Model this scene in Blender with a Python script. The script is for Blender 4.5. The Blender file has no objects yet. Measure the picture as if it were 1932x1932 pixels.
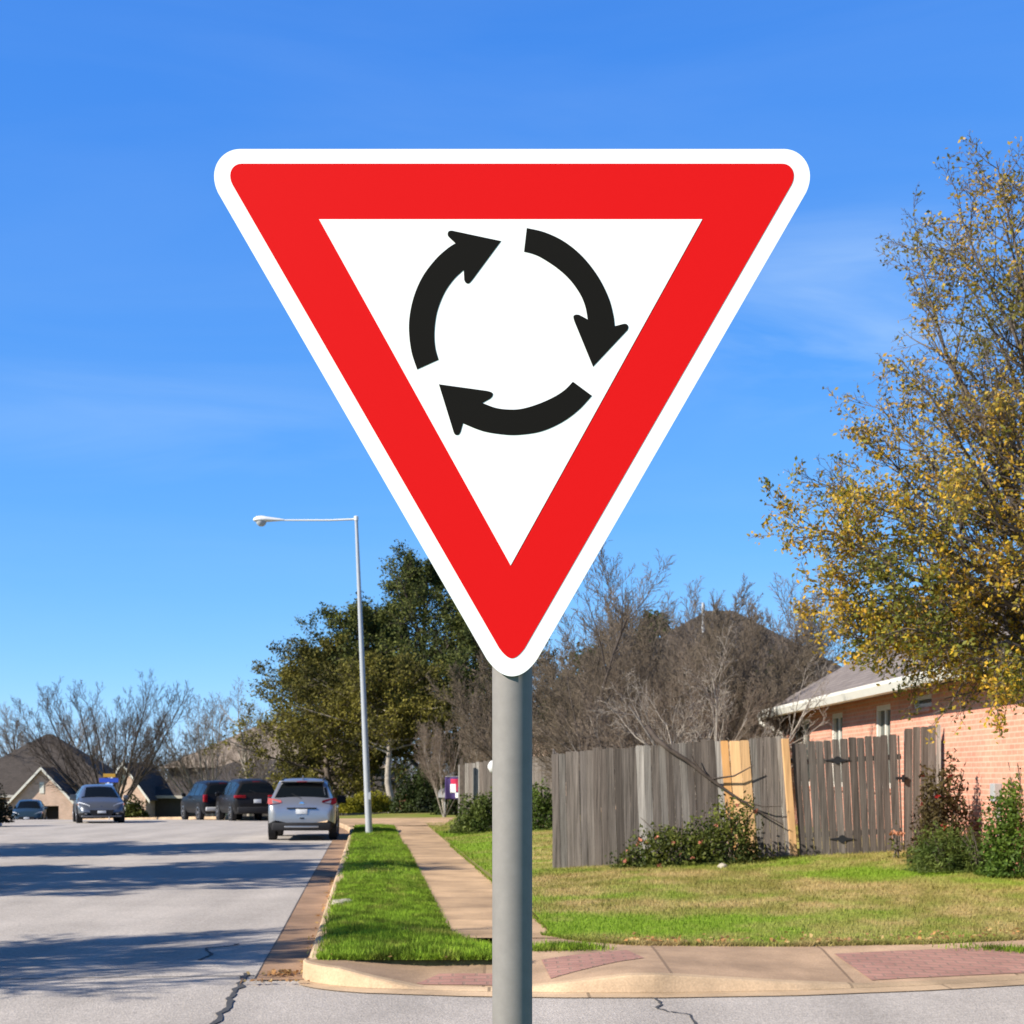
import bpy, bmesh, math, random
import numpy as np
from mathutils import Vector, Matrix, noise as mnoise

R = math.radians
scene = bpy.context.scene
C = scene.collection

# ---------------------------------------------------------------- camera, light, exposure
CAM_Z = 1.75
F = 2800.0 / 1932.0                     # focal length in picture widths
cam_data = bpy.data.cameras.new('camera')
cam = bpy.data.objects.new('camera', cam_data); C.objects.link(cam)
cam.location = (0, 0, CAM_Z); cam.rotation_euler = (R(90), 0, 0)
cam_data.sensor_width = 36.0
cam_data.lens = 36.0 * F
cam_data.shift_y = (1465 - 966) / 1932.0
cam_data.clip_end = 3000
cam_data.dof.use_dof = True
cam_data.dof.focus_distance = 2.8
cam_data.dof.aperture_fstop = 17
scene.camera = cam

SUN_EL, SUN_AZ = 33.0, 28.0             # sun from the left, a little behind the camera
sdir = Vector((-math.cos(R(SUN_AZ)) * math.cos(R(SUN_EL)), -math.sin(R(SUN_AZ)) * math.cos(R(SUN_EL)), math.sin(R(SUN_EL))))
sun_d = bpy.data.lights.new('sun', 'SUN'); sun = bpy.data.objects.new('sun', sun_d); C.objects.link(sun)
sun.rotation_euler = sdir.to_track_quat('Z', 'Y').to_euler()
sun_d.energy = 4.6; sun_d.angle = R(0.53); sun_d.color = (1.0, 0.93, 0.82)

world = bpy.data.worlds.new('World'); scene.world = world; world.use_nodes = True
wn, wl = world.node_tree.nodes, world.node_tree.links
wn.clear()
w_out = wn.new('ShaderNodeOutputWorld'); w_bg = wn.new('ShaderNodeBackground')
w_sky = wn.new('ShaderNodeTexSky'); w_sky.sky_type = 'NISHITA'; w_sky.sun_disc = False
w_sky.sun_elevation = R(SUN_EL); w_sky.sun_rotation = math.atan2(sdir.x, sdir.y) % (2 * math.pi)
w_sky.altitude = 0; w_sky.air_density = 0.5; w_sky.dust_density = 0.0; w_sky.ozone_density = 8.0
# the colour of the air: ozone deepens the blue; the three channels are toned one by one
w_sep = wn.new('ShaderNodeSeparateColor'); w_com = wn.new('ShaderNodeCombineColor')
wl.new(w_sky.outputs['Color'], w_sep.inputs[0])
for ch, (mul, ex) in enumerate(((0.76, 1.0), (1.26, 0.63), (2.80, 0.27))):
    q = wn.new('ShaderNodeMath'); q.operation = 'POWER'; q.inputs[1].default_value = ex
    k = wn.new('ShaderNodeMath'); k.operation = 'MULTIPLY'; k.inputs[1].default_value = mul
    wl.new(w_sep.outputs[ch], q.inputs[0]); wl.new(q.outputs[0], k.inputs[0]); wl.new(k.outputs[0], w_com.inputs[ch])
w_geo = wn.new('ShaderNodeTexCoord')
w_map = wn.new('ShaderNodeMapping'); w_map.inputs['Scale'].default_value = (1.6, 1.6, 9.0); w_map.inputs['Rotation'].default_value = (0, R(9), 0); w_map.inputs['Location'].default_value = (2.35, 0.7, 0.3)
w_noi = wn.new('ShaderNodeTexNoise'); w_noi.inputs['Scale'].default_value = 1.7; w_noi.inputs['Detail'].default_value = 7; w_noi.inputs['Roughness'].default_value = 0.55
w_noi.inputs['Distortion'].default_value = 0.6
w_rmp = wn.new('ShaderNodeValToRGB'); w_rmp.color_ramp.elements[0].position = 0.34; w_rmp.color_ramp.elements[1].position = 0.80
w_rmp.color_ramp.elements[1].color = (0.30, 0.30, 0.30, 1)
w_mix = wn.new('ShaderNodeMix'); w_mix.data_type = 'RGBA'
w_mix.inputs[7].default_value = (2.6, 3.4, 4.2, 1)
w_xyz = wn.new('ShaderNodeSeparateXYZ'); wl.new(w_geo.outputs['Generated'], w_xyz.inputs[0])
w_zen = wn.new('ShaderNodeMapRange'); w_zen.interpolation_type = 'SMOOTHSTEP'  # artificially dims the unseen overhead sky so it fills shadows less
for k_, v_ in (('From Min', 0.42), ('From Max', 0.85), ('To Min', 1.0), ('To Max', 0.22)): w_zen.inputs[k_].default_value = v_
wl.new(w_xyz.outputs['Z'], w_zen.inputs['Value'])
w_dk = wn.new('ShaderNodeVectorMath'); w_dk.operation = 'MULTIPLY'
wl.new(w_geo.outputs['Generated'], w_map.inputs['Vector']); wl.new(w_map.outputs['Vector'], w_noi.inputs['Vector'])
wl.new(w_noi.outputs['Fac'], w_rmp.inputs['Fac']); 
def patch(dx, dz, size, amount):
    """a bank of thin cloud in one direction of the sky"""
    v = Vector((dx, 1.0, dz)).normalized()
    sub = wn.new('ShaderNodeVectorMath'); sub.operation = 'SUBTRACT'; sub.inputs[1].default_value = v; wl.new(w_geo.outputs['Generated'], sub.inputs[0])
    sc = wn.new('ShaderNodeVectorMath'); sc.operation = 'MULTIPLY'; sc.inputs[1].default_value = (1.0 / size[0], 0.6, 1.0 / size[1]); wl.new(sub.outputs[0], sc.inputs[0])
    ln = wn.new('ShaderNodeVectorMath'); ln.operation = 'LENGTH'; wl.new(sc.outputs[0], ln.inputs[0])
    mr = wn.new('ShaderNodeMapRange'); mr.interpolation_type = 'SMOOTHSTEP'; mr.inputs['From Min'].default_value = 0.1; mr.inputs['From Max'].default_value = 1.0
    mr.inputs['To Min'].default_value = amount; mr.inputs['To Max'].default_value = 0.0; wl.new(ln.outputs['Value'], mr.inputs['Value'])
    return mr.outputs['Result']
w_side = wn.new('ShaderNodeMath'); w_side.operation = 'ADD'
w_sid2 = wn.new('ShaderNodeMath'); w_sid2.operation = 'ADD'; w_sid2.inputs[1].default_value = 0.22
wl.new(patch(0.225, 0.31, (0.17, 0.08), 2.6), w_side.inputs[0]); wl.new(patch(-0.22, 0.235, (0.22, 0.05), 1.1), w_side.inputs[1])
wl.new(w_side.outputs[0], w_sid2.inputs[0]); w_side = w_sid2
w_cl = wn.new('ShaderNodeVectorMath'); w_cl.operation = 'MULTIPLY'
wl.new(w_rmp.outputs['Color'], w_cl.inputs[0]); wl.new(w_side.outputs[0], w_cl.inputs[1]); wl.new(w_cl.outputs[0], w_mix.inputs[0])
wl.new(w_com.outputs[0], w_mix.inputs[6])
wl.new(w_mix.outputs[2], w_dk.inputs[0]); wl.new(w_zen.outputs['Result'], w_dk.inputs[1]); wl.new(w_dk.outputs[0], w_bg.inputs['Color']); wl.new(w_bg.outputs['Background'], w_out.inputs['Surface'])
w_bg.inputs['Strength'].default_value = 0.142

vs = scene.view_settings
vs.view_transform = 'Standard'; vs.look = 'None'; vs.gamma = 1.0; vs.use_curve_mapping = False
vs.exposure = 0.84
scene.cycles.max_bounces = 6
scene.cycles.transparent_max_bounces = 6

# ---------------------------------------------------------------- helpers
def px(x, y, d):
    """a point of the place seen at picture position x, y (1932 px scale) at depth d"""
    return Vector(((x - 966) * d / 2800.0, d, CAM_Z + (1465 - y) * d / 2800.0))

def tag(o, label=None, cat=None, group=None, kind=None):
    if label: o['label'] = label
    if cat: o['category'] = cat
    if group: o['group'] = group
    if kind: o['kind'] = kind
    return o

def thing(name, label, cat, loc=(0, 0, 0), rz=0.0, group=None):
    o = bpy.data.objects.new(name, None); C.objects.link(o)
    o.empty_display_size = 0.2
    o.location = loc; o.rotation_euler = (0, 0, rz)
    return tag(o, label, cat, group)

def link(name, me, parent=None, mat=None):
    o = bpy.data.objects.new(name, me); C.objects.link(o)
    if mat is not None: me.materials.append(mat)
    if parent is not None: o.parent = parent
    return o

def copy_tree(o, parent=None):
    c = o.copy(); C.objects.link(c); c.parent = parent
    for ch in list(o.children): copy_tree(ch, c)
    return c

def np_mesh(name, verts, faces, colors=None, smooth=False):
    """faces: (n,k) integer array"""
    me = bpy.data.meshes.new(name)
    verts = np.asarray(verts, dtype=np.float32).reshape(-1, 3); faces = np.asarray(faces, dtype=np.int32)
    n, k = faces.shape
    me.vertices.add(len(verts)); me.vertices.foreach_set('co', verts.ravel())
    me.loops.add(n * k); me.loops.foreach_set('vertex_index', faces.ravel())
    me.polygons.add(n); me.polygons.foreach_set('loop_start', np.arange(0, n * k, k, dtype=np.int32))
    try: me.polygons.foreach_set('loop_total', np.full(n, k, dtype=np.int32))
    except Exception: pass
    me.polygons.foreach_set('use_smooth', np.full(n, bool(smooth), dtype=bool))
    me.update(calc_edges=True)
    if colors is not None:
        a = me.attributes.new('col', 'FLOAT_COLOR', 'POINT')
        cc = np.ones((len(verts), 4), dtype=np.float32); cc[:, :3] = colors
        a.data.foreach_set('color', cc.ravel())
    return me

class MB:
    """collects shapes, links them as one mesh object"""
    def __init__(self): self.bm = bmesh.new()
    def box(self, lo, hi, bevel=0.0, mtx=None):
        r = bmesh.ops.create_cube(self.bm, size=1.0)['verts']
        lo, hi = Vector(lo), Vector(hi); c = (lo + hi) / 2; s = hi - lo
        for v in r: v.co = Vector((v.co.x * s.x, v.co.y * s.y, v.co.z * s.z)) + c
        if bevel > 0:
            es = list({e for v in r for e in v.link_edges})
            b = bmesh.ops.bevel(self.bm, geom=es, offset=bevel, segments=2, affect='EDGES', profile=0.5)
            r = list({v for f in b['faces'] for v in f.verts} | {v for v in r if v.is_valid})
        if mtx is not None:
            for v in r: v.co = mtx @ v.co
        return r
    def poly(self, pts):
        return self.bm.faces.new([self.bm.verts.new(p) for p in pts])
    def prism(self, pts, vec):
        """closed outline pts swept along vec"""
        a = [self.bm.verts.new(p) for p in pts]; b = [self.bm.verts.new(Vector(p) + Vector(vec)) for p in pts]
        self.bm.faces.new(a); self.bm.faces.new(b[::-1])
        n = len(a)
        for i in range(n): self.bm.faces.new((a[i], b[i], b[(i + 1) % n], a[(i + 1) % n]))
    def tube(self, pts, rads, k=8, cap=True):
        pts = [Vector(p) for p in pts]
        if not hasattr(rads, '__len__'): rads = [rads] * len(pts)
        rings = []
        for i, p in enumerate(pts):
            t = (pts[min(i + 1, len(pts) - 1)] - pts[max(i - 1, 0)]).normalized()
            ref = Vector((0, 0, 1)) if abs(t.z) < 0.9 else Vector((1, 0, 0))
            u = t.cross(ref).normalized(); w = t.cross(u)
            rings.append([self.bm.verts.new(p + (u * math.cos(2 * math.pi * j / k) + w * math.sin(2 * math.pi * j / k)) * rads[i]) for j in range(k)])
        for a, b in zip(rings, rings[1:]):
            for j in range(k): self.bm.faces.new((a[j], a[(j + 1) % k], b[(j + 1) % k], b[j]))
        if cap: self.bm.faces.new(rings[0][::-1]); self.bm.faces.new(rings[-1])
    def lathe(self, prof, k=24, mtx=None):
        """prof: (radius, height) about z"""
        rings = []
        for r, h in prof:
            ring = []
            for j in range(k):
                v = Vector((r * math.cos(2 * math.pi * j / k), r * math.sin(2 * math.pi * j / k), h))
                ring.append(self.bm.verts.new(mtx @ v if mtx is not None else v))
            rings.append(ring)
        for a, b in zip(rings, rings[1:]):
            for j in range(k): self.bm.faces.new((a[j], a[(j + 1) % k], b[(j + 1) % k], b[j]))
        self.bm.faces.new(rings[0][::-1]); self.bm.faces.new(rings[-1])
    def build(self, name, mat, parent=None, smooth=None):
        bmesh.ops.recalc_face_normals(self.bm, faces=self.bm.faces[:])
        me = bpy.data.meshes.new(name); self.bm.to_mesh(me); self.bm.free()
        o = link(name, me, parent, mat)
        if smooth is not None:
            me.polygons.foreach_set('use_smooth', np.ones(len(me.polygons), dtype=bool))
            me.set_sharp_from_angle(angle=R(smooth))
        return o

# ---------------------------------------------------------------- materials
def new_mat(name):
    m = bpy.data.materials.new(name); m.use_nodes = True
    nt = m.node_tree; b = nt.nodes['Principled BSDF']
    return m, nt, b

def plain(name, col, rough=0.6, metal=0.0, spec=0.4, coat=0.0, var=0.0, scale=20.0, bump=0.0, detail=5):
    m, nt, b = new_mat(name)
    b.inputs['Base Color'].default_value = (*col, 1); b.inputs['Roughness'].default_value = rough
    b.inputs['Metallic'].default_value = metal; b.inputs['Specular IOR Level'].default_value = spec
    b.inputs['Coat Weight'].default_value = coat
    if var or bump:
        tc = nt.nodes.new('ShaderNodeTexCoord'); n = nt.nodes.new('ShaderNodeTexNoise')
        n.inputs['Scale'].default_value = scale; n.inputs['Detail'].default_value = detail; n.inputs['Roughness'].default_value = 0.65
        nt.links.new(tc.outputs['Object'], n.inputs['Vector'])
        if var:
            r = nt.nodes.new('ShaderNodeValToRGB')
            r.color_ramp.elements[0].position = 0.3; r.color_ramp.elements[1].position = 0.7
            r.color_ramp.elements[0].color = (*[c * (1 - var) for c in col], 1); r.color_ramp.elements[1].color = (*[min(1, c * (1 + var)) for c in col], 1)
            nt.links.new(n.outputs['Fac'], r.inputs['Fac']); nt.links.new(r.outputs['Color'], b.inputs['Base Color'])
        if bump:
            bp = nt.nodes.new('ShaderNodeBump'); bp.inputs['Strength'].default_value = bump; bp.inputs['Distance'].default_value = 0.02
            nt.links.new(n.outputs['Fac'], bp.inputs['Height']); nt.links.new(bp.outputs['Normal'], b.inputs['Normal'])
    return m

def attr_mat(name, rough=0.6, spec=0.3, translucent=0.0, stretch=None, var=0.25):
    """base colour from each piece's own colour, with a little noise"""
    m, nt, b = new_mat(name)
    a = nt.nodes.new('ShaderNodeAttribute'); a.attribute_name = 'col'
    src = a.outputs['Color']
    b.inputs['Roughness'].default_value = rough; b.inputs['Specular IOR Level'].default_value = spec
    if stretch is not None:
        tc = nt.nodes.new('ShaderNodeTexCoord'); mp = nt.nodes.new('ShaderNodeMapping'); mp.inputs['Scale'].default_value = stretch
        n = nt.nodes.new('ShaderNodeTexNoise'); n.inputs['Scale'].default_value = 1.0; n.inputs['Detail'].default_value = 6; n.inputs['Roughness'].default_value = 0.7
        r = nt.nodes.new('ShaderNodeMapRange'); r.inputs['From Min'].default_value = 0.28; r.inputs['From Max'].default_value = 0.72
        r.inputs['To Min'].default_value = 1 - var; r.inputs['To Max'].default_value = 1 + var
        mx = nt.nodes.new('ShaderNodeVectorMath'); mx.operation = 'MULTIPLY'
        nt.links.new(tc.outputs['Object'], mp.inputs['Vector']); nt.links.new(mp.outputs['Vector'], n.inputs['Vector'])
        nt.links.new(n.outputs['Fac'], r.inputs['Value']); nt.links.new(src, mx.inputs[0]); nt.links.new(r.outputs['Result'], mx.inputs[1])
        src = mx.outputs[0]
    nt.links.new(src, b.inputs['Base Color'])
    if translucent:
        t = nt.nodes.new('ShaderNodeBsdfTranslucent'); mix = nt.nodes.new('ShaderNodeMixShader'); mix.inputs[0].default_value = translucent
        nt.links.new(src, t.inputs['Color']); nt.links.new(b.outputs[0], mix.inputs[1]); nt.links.new(t.outputs[0], mix.inputs[2])
        nt.links.new(mix.outputs[0], nt.nodes['Material Output'].inputs['Surface'])
    return m

def concrete(name, col, joint=None):
    """slab concrete: fine grain, broad stains; joint = spacing of the cut joints along the run (uses the 'run' attribute)"""
    m, nt, b = new_mat(name)
    N, L = nt.nodes, nt.links
    tc = N.new('ShaderNodeTexCoord')
    n1 = N.new('ShaderNodeTexNoise'); n1.inputs['Scale'].default_value = 1.3; n1.inputs['Detail'].default_value = 6; n1.inputs['Roughness'].default_value = 0.6
    n2 = N.new('ShaderNodeTexNoise'); n2.inputs['Scale'].default_value = 60; n2.inputs['Detail'].default_value = 4
    L.new(tc.outputs['Object'], n1.inputs['Vector']); L.new(tc.outputs['Object'], n2.inputs['Vector'])
    r = N.new('ShaderNodeValToRGB'); r.color_ramp.elements[0].position = 0.32; r.color_ramp.elements[1].position = 0.68
    r.color_ramp.elements[0].color = (*[c * 0.62 for c in col], 1); r.color_ramp.elements[1].color = (*[c * 1.14 for c in col], 1)
    L.new(n1.outputs['Fac'], r.inputs['Fac'])
    mr = N.new('ShaderNodeMapRange'); mr.inputs['From Min'].default_value = 0.3; mr.inputs['From Max'].default_value = 0.7; mr.inputs['To Min'].default_value = 0.85; mr.inputs['To Max'].default_value = 1.12
    L.new(n2.outputs['Fac'], mr.inputs['Value'])
    mx = N.new('ShaderNodeVectorMath'); mx.operation = 'MULTIPLY'
    L.new(r.outputs['Color'], mx.inputs[0]); L.new(mr.outputs['Result'], mx.inputs[1])
    out = mx.outputs[0]
    if joint:
        a = N.new('ShaderNodeAttribute'); a.attribute_name = 'run'
        d = N.new('ShaderNodeMath'); d.operation = 'DIVIDE'; d.inputs[1].default_value = joint
        fr = N.new('ShaderNodeMath'); fr.operation = 'FRACT'
        cp = N.new('ShaderNodeMath'); cp.operation = 'LESS_THAN'; cp.inputs[1].default_value = 0.022 / joint * 1.2
        L.new(a.outputs['Fac'], d.inputs[0]); L.new(d.outputs[0], fr.inputs[0]); L.new(fr.outputs[0], cp.inputs[0])
        fl = N.new('ShaderNodeMath'); fl.operation = 'FLOOR'; L.new(d.outputs[0], fl.inputs[0])
        wn_ = N.new('ShaderNodeTexWhiteNoise'); wn_.noise_dimensions = '1D'; L.new(fl.outputs[0], wn_.inputs['W'])
        m2 = N.new('ShaderNodeMapRange'); m2.inputs['To Min'].default_value = 0.84; m2.inputs['To Max'].default_value = 1.12
        L.new(wn_.outputs['Value'], m2.inputs['Value'])
        mm = N.new('ShaderNodeVectorMath'); mm.operation = 'MULTIPLY'; L.new(out, mm.inputs[0]); L.new(m2.outputs['Result'], mm.inputs[1])
        mix = N.new('ShaderNodeMix'); mix.data_type = 'RGBA'; mix.inputs[7].default_value = (*[c * 0.5 for c in col], 1)
        L.new(cp.outputs[0], mix.inputs[0]); L.new(mm.outputs[0], mix.inputs[6]); out = mix.outputs[2]
    L.new(out, b.inputs['Base Color'])
    b.inputs['Roughness'].default_value = 0.85; b.inputs['Specular IOR Level'].default_value = 0.25
    bp = N.new('ShaderNodeBump'); bp.inputs['Strength'].default_value = 0.25; bp.inputs['Distance'].default_value = 0.01
    L.new(n2.outputs['Fac'], bp.inputs['Height']); L.new(bp.outputs['Normal'], b.inputs['Normal'])
    return m

def asphalt(name, base):
    m, nt, b = new_mat(name)
    N, L = nt.nodes, nt.links
    tc = N.new('ShaderNodeTexCoord')
    mp = N.new('ShaderNodeMapping'); mp.inputs['Rotation'].default_value = (0, 0, R(5.5)); mp.inputs['Scale'].default_value = (1.1, 0.12, 1)
    n0 = N.new('ShaderNodeTexNoise'); n0.inputs['Scale'].default_value = 1.0; n0.inputs['Detail'].default_value = 4
    n1 = N.new('ShaderNodeTexNoise'); n1.inputs['Scale'].default_value = 0.7; n1.inputs['Detail'].default_value = 8; n1.inputs['Roughness'].default_value = 0.65
    v = N.new('ShaderNodeTexVoronoi'); v.inputs['Scale'].default_value = 55
    n2 = N.new('ShaderNodeTexNoise'); n2.inputs['Scale'].default_value = 22; n2.inputs['Detail'].default_value = 6; n2.inputs['Roughness'].default_value = 0.8
    L.new(tc.outputs['Object'], mp.inputs['Vector']); L.new(mp.outputs['Vector'], n0.inputs['Vector'])
    for q in (n1, v, n2): L.new(tc.outputs['Object'], q.inputs['Vector'])
    def mr(src, a, c, lo, hi):
        q = N.new('ShaderNodeMapRange'); q.inputs['From Min'].default_value = a; q.inputs['From Max'].default_value = c
        q.inputs['To Min'].default_value = lo; q.inputs['To Max'].default_value = hi; L.new(src, q.inputs['Value']); return q.outputs['Result']
    def mul(a, c):
        q = N.new('ShaderNodeMath'); q.operation = 'MULTIPLY'; L.new(a, q.inputs[0]); L.new(c, q.inputs[1]); return q.outputs[0]
    f = mul(mul(mr(n0.outputs['Fac'], 0.3, 0.7, 0.84, 1.10), mr(n1.outputs['Fac'], 0.3, 0.7, 0.86, 1.12)), mul(mr(n2.outputs['Fac'], 0.3, 0.7, 0.72, 1.28), mr(v.outputs['Color'], 0, 1, 0.85, 1.15)))
    mx = N.new('ShaderNodeVectorMath'); mx.operation = 'MULTIPLY'; mx.inputs[0].default_value = base
    L.new(f, mx.inputs[1]); L.new(mx.outputs[0], b.inputs['Base Color'])
    b.inputs['Roughness'].default_value = 0.9; b.inputs['Specular IOR Level'].default_value = 0.2
    bp = N.new('ShaderNodeBump'); bp.inputs['Strength'].default_value = 0.35; bp.inputs['Distance'].default_value = 0.012
    L.new(v.outputs['Distance'], bp.inputs['Height']); L.new(bp.outputs['Normal'], b.inputs['Normal'])
    return m

def brick(name, c1, c2, mortar, bw=0.2, bh=0.07, gap=0.01, axis='wall'):
    m, nt, b = new_mat(name)
    N, L = nt.nodes, nt.links
    uv = N.new('ShaderNodeUVMap')
    t = N.new('ShaderNodeTexBrick')
    t.inputs['Color1'].default_value = (*c1, 1); t.inputs['Color2'].default_value = (*c2, 1); t.inputs['Mortar'].default_value = (*mortar, 1)
    t.inputs['Scale'].default_value = 1.0; t.inputs['Brick Width'].default_value = bw; t.inputs['Row Height'].default_value = bh; t.inputs['Mortar Size'].default_value = gap
    t.inputs['Mortar Smooth'].default_value = 0.2
    L.new(uv.outputs['UV'], t.inputs['Vector'])
    n = N.new('ShaderNodeTexNoise'); n.inputs['Scale'].default_value = 1.6; n.inputs['Detail'].default_value = 7; n.inputs['Roughness'].default_value = 0.7
    L.new(uv.outputs['UV'], n.inputs['Vector'])
    mr = N.new('ShaderNodeMapRange'); mr.inputs['From Min'].default_value = 0.3; mr.inputs['From Max'].default_value = 0.7; mr.inputs['To Min'].default_value = 0.8; mr.inputs['To Max'].default_value = 1.15
    L.new(n.outputs['Fac'], mr.inputs['Value'])
    mx = N.new('ShaderNodeVectorMath'); mx.operation = 'MULTIPLY'; L.new(t.outputs['Color'], mx.inputs[0]); L.new(mr.outputs['Result'], mx.inputs[1])
    L.new(mx.outputs[0], b.inputs['Base Color']); b.inputs['Roughness'].default_value = 0.85; b.inputs['Specular IOR Level'].default_value = 0.25
    bp = N.new('ShaderNodeBump'); bp.inputs['Strength'].default_value = 0.5; bp.inputs['Distance'].default_value = 0.008; bp.invert = True
    L.new(t.outputs['Fac'], bp.inputs['Height']); L.new(bp.outputs['Normal'], b.inputs['Normal'])
    return m

def box_uv(o):
    """uv in metres, by the face's main direction, so courses stay level"""
    me = o.data; uv = me.uv_layers.new(name='UVMap')
    for p in me.polygons:
        n = p.normal
        h = Vector((-n.y, n.x, 0))
        if h.length < 0.15: h = Vector((1, 0, 0))
        h.normalize(); w = n.cross(h)
        for li in p.loop_indices:
            co = me.vertices[me.loops[li].vertex_index].co
            if abs(n.z) < 0.2: uv.data[li].uv = (co.dot(h), co.z)
            else: uv.data[li].uv = (co.dot(h), co.dot(w))
    return o

M = {}
M['white_sign'] = plain('sign white', (0.90, 0.90, 0.89), 0.5, spec=0.2, var=0.02, scale=2.5)
M['red_sign'] = plain('sign red', (0.70, 0.008, 0.009), 0.6, spec=0.06)
M['black_sign'] = plain('sign black', (0.010, 0.009, 0.008), 0.7, spec=0.05)
M['alu'] = plain('raw aluminium', (0.5, 0.5, 0.5), 0.5, metal=0.8)
M['post_grey'] = plain('galvanised post', (0.215, 0.200, 0.188), 0.7, metal=0.10, spec=0.2, var=0.07, scale=35)
M['lamp_grey'] = plain('lamp post grey', (0.40, 0.42, 0.44), 0.45, metal=0.15, var=0.06, scale=5)
M['lamp_white'] = plain('lamp housing', (0.7, 0.7, 0.68), 0.4)
M['lamp_lens'] = plain('lamp lens', (0.42, 0.44, 0.46), 0.15, spec=0.6)
M['asphalt'] = asphalt('asphalt', (0.43, 0.385, 0.34))
M['gutter'] = concrete('gutter concrete', (0.36, 0.225, 0.135), 3.0)
M['kerb'] = concrete('kerb concrete', (0.55, 0.39, 0.24), 3.0)
M['walk'] = concrete('sidewalk concrete', (0.53, 0.355, 0.205), 1.5)
M['slab'] = concrete('corner concrete', (0.46, 0.31, 0.195), 1.55)
M['pavers'] = brick('red pavers', (0.42, 0.22, 0.17), (0.36, 0.185, 0.145), (0.30, 0.185, 0.14), 0.2, 0.1, 0.014)
M['tar'] = plain('crack seal', (0.075, 0.074, 0.075), 0.8, spec=0.2, var=0.2, scale=30)
M['dirt'] = plain('bare ground', (0.16, 0.15, 0.07), 0.95, spec=0.1, var=0.35, scale=0.6)
M['lawn'] = attr_mat('lawn turf', 0.95, 0.1, stretch=(14, 14, 14), var=0.45)
M['blade'] = attr_mat('grass blade', 0.7, 0.15, translucent=0.3)
M['leaf'] = attr_mat('leaf', 0.6, 0.2, translucent=0.35)
M['needle'] = attr_mat('dark foliage', 0.7, 0.15, translucent=0.2)
M['bark'] = plain('bark grey brown', (0.13, 0.105, 0.085), 0.9, spec=0.15, var=0.35, scale=9, bump=0.4)
M['bark_pale'] = plain('bark pale', (0.32, 0.28, 0.235), 0.85, spec=0.15, var=0.3, scale=9)
M['bark_dark'] = plain('bark dark', (0.075, 0.06, 0.05), 0.9, spec=0.15, var=0.35, scale=9)
M['twig'] = plain('twig brown', (0.15, 0.118, 0.086), 0.9, spec=0.1, var=0.2, scale=3)
M['twig_mauve'] = plain('twig mauve brown', (0.19, 0.15, 0.115), 0.9, spec=0.1, var=0.2, scale=3)
M['fence'] = attr_mat('weathered boards', 0.9, 0.15, stretch=(55, 55, 1.1), var=0.75)
M['new_wood'] = attr_mat('fresh cedar', 0.75, 0.2, stretch=(30, 30, 1.2), var=0.28)
M['iron'] = plain('black iron', (0.02, 0.02, 0.022), 0.5, metal=0.3)
M['brick_pink'] = brick('pink brick', (0.66, 0.295, 0.205), (0.57, 0.245, 0.17), (0.58, 0.38, 0.28), 0.2, 0.075, 0.012)
M['brick_tan'] = brick('tan brick', (0.66, 0.44, 0.34), (0.57, 0.36, 0.27), (0.6, 0.48, 0.38), 0.2, 0.075, 0.012)
M['brick_red'] = brick('orange brick', (0.42, 0.16, 0.09), (0.34, 0.12, 0.07), (0.3, 0.2, 0.15), 0.2, 0.075, 0.012)
M['shingle'] = brick('grey brown shingle', (0.235, 0.20, 0.18), (0.185, 0.155, 0.14), (0.12, 0.10, 0.09), 0.3, 0.14, 0.012)
M['shingle_dark'] = brick('dark brown shingle', (0.085, 0.07, 0.06), (0.065, 0.054, 0.047), (0.04, 0.034, 0.03), 0.3, 0.14, 0.012)
M['shingle_tan'] = brick('tan shingle', (0.33, 0.265, 0.20), (0.28, 0.22, 0.17), (0.15, 0.12, 0.1), 0.3, 0.14, 0.012)
M['trim'] = plain('cream trim', (0.72, 0.70, 0.62), 0.5, var=0.05, scale=4)
M['trim_grey'] = plain('grey trim', (0.45, 0.42, 0.37), 0.6, var=0.08, scale=4)
M['siding_shaded'] = plain('shaded siding', (0.07, 0.06, 0.055), 0.85, var=0.15, scale=3)  # the shadow on the far house wall is put into this dark colour
M['glass_dark'] = plain('window glass', (0.05, 0.065, 0.06), 0.08, spec=0.7)
M['garage_dark'] = plain('unlit interior', (0.03, 0.027, 0.025), 0.9)
M['metal_grey'] = plain('grey metal box', (0.42, 0.42, 0.42), 0.5, metal=0.2)
M['rubber'] = plain('tyre rubber', (0.016, 0.016, 0.017), 0.85, spec=0.2)
M['rim'] = plain('alloy rim', (0.55, 0.55, 0.56), 0.3, metal=0.9)
M['plastic'] = plain('black plastic', (0.018, 0.018, 0.02), 0.65, spec=0.25)
M['silver'] = plain('silver paint', (0.40, 0.40, 0.41), 0.32, metal=0.75, coat=0.4)
M['steel_blue'] = plain('blue grey paint', (0.12, 0.13, 0.15), 0.3, metal=0.45, coat=0.5)
M['black_paint'] = plain('black paint', (0.008, 0.008, 0.009), 0.35, coat=0.06, spec=0.12)
M['black_paint2'] = plain('charcoal paint', (0.013, 0.012, 0.012), 0.35, coat=0.06, spec=0.12)
M['navy_paint'] = plain('dark blue paint', (0.02, 0.04, 0.06), 0.3, coat=0.3, spec=0.4)
M['car_glass'] = plain('tinted glass', (0.006, 0.008, 0.009), 0.08, spec=0.3)
M['tail_red'] = plain('tail lamp red', (0.27, 0.004, 0.010), 0.3, spec=0.2, coat=0.1)
M['lamp_clear'] = plain('headlamp', (0.75, 0.76, 0.78), 0.12, spec=0.8, coat=1.0)
M['amber'] = plain('amber lamp', (0.7, 0.2, 0.03), 0.2)
M['plate'] = plain('number plate', (0.62, 0.64, 0.66), 0.4, var=0.2, scale=18)
M['chrome'] = plain('chrome', (0.75, 0.75, 0.76), 0.12, metal=1.0)
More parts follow.
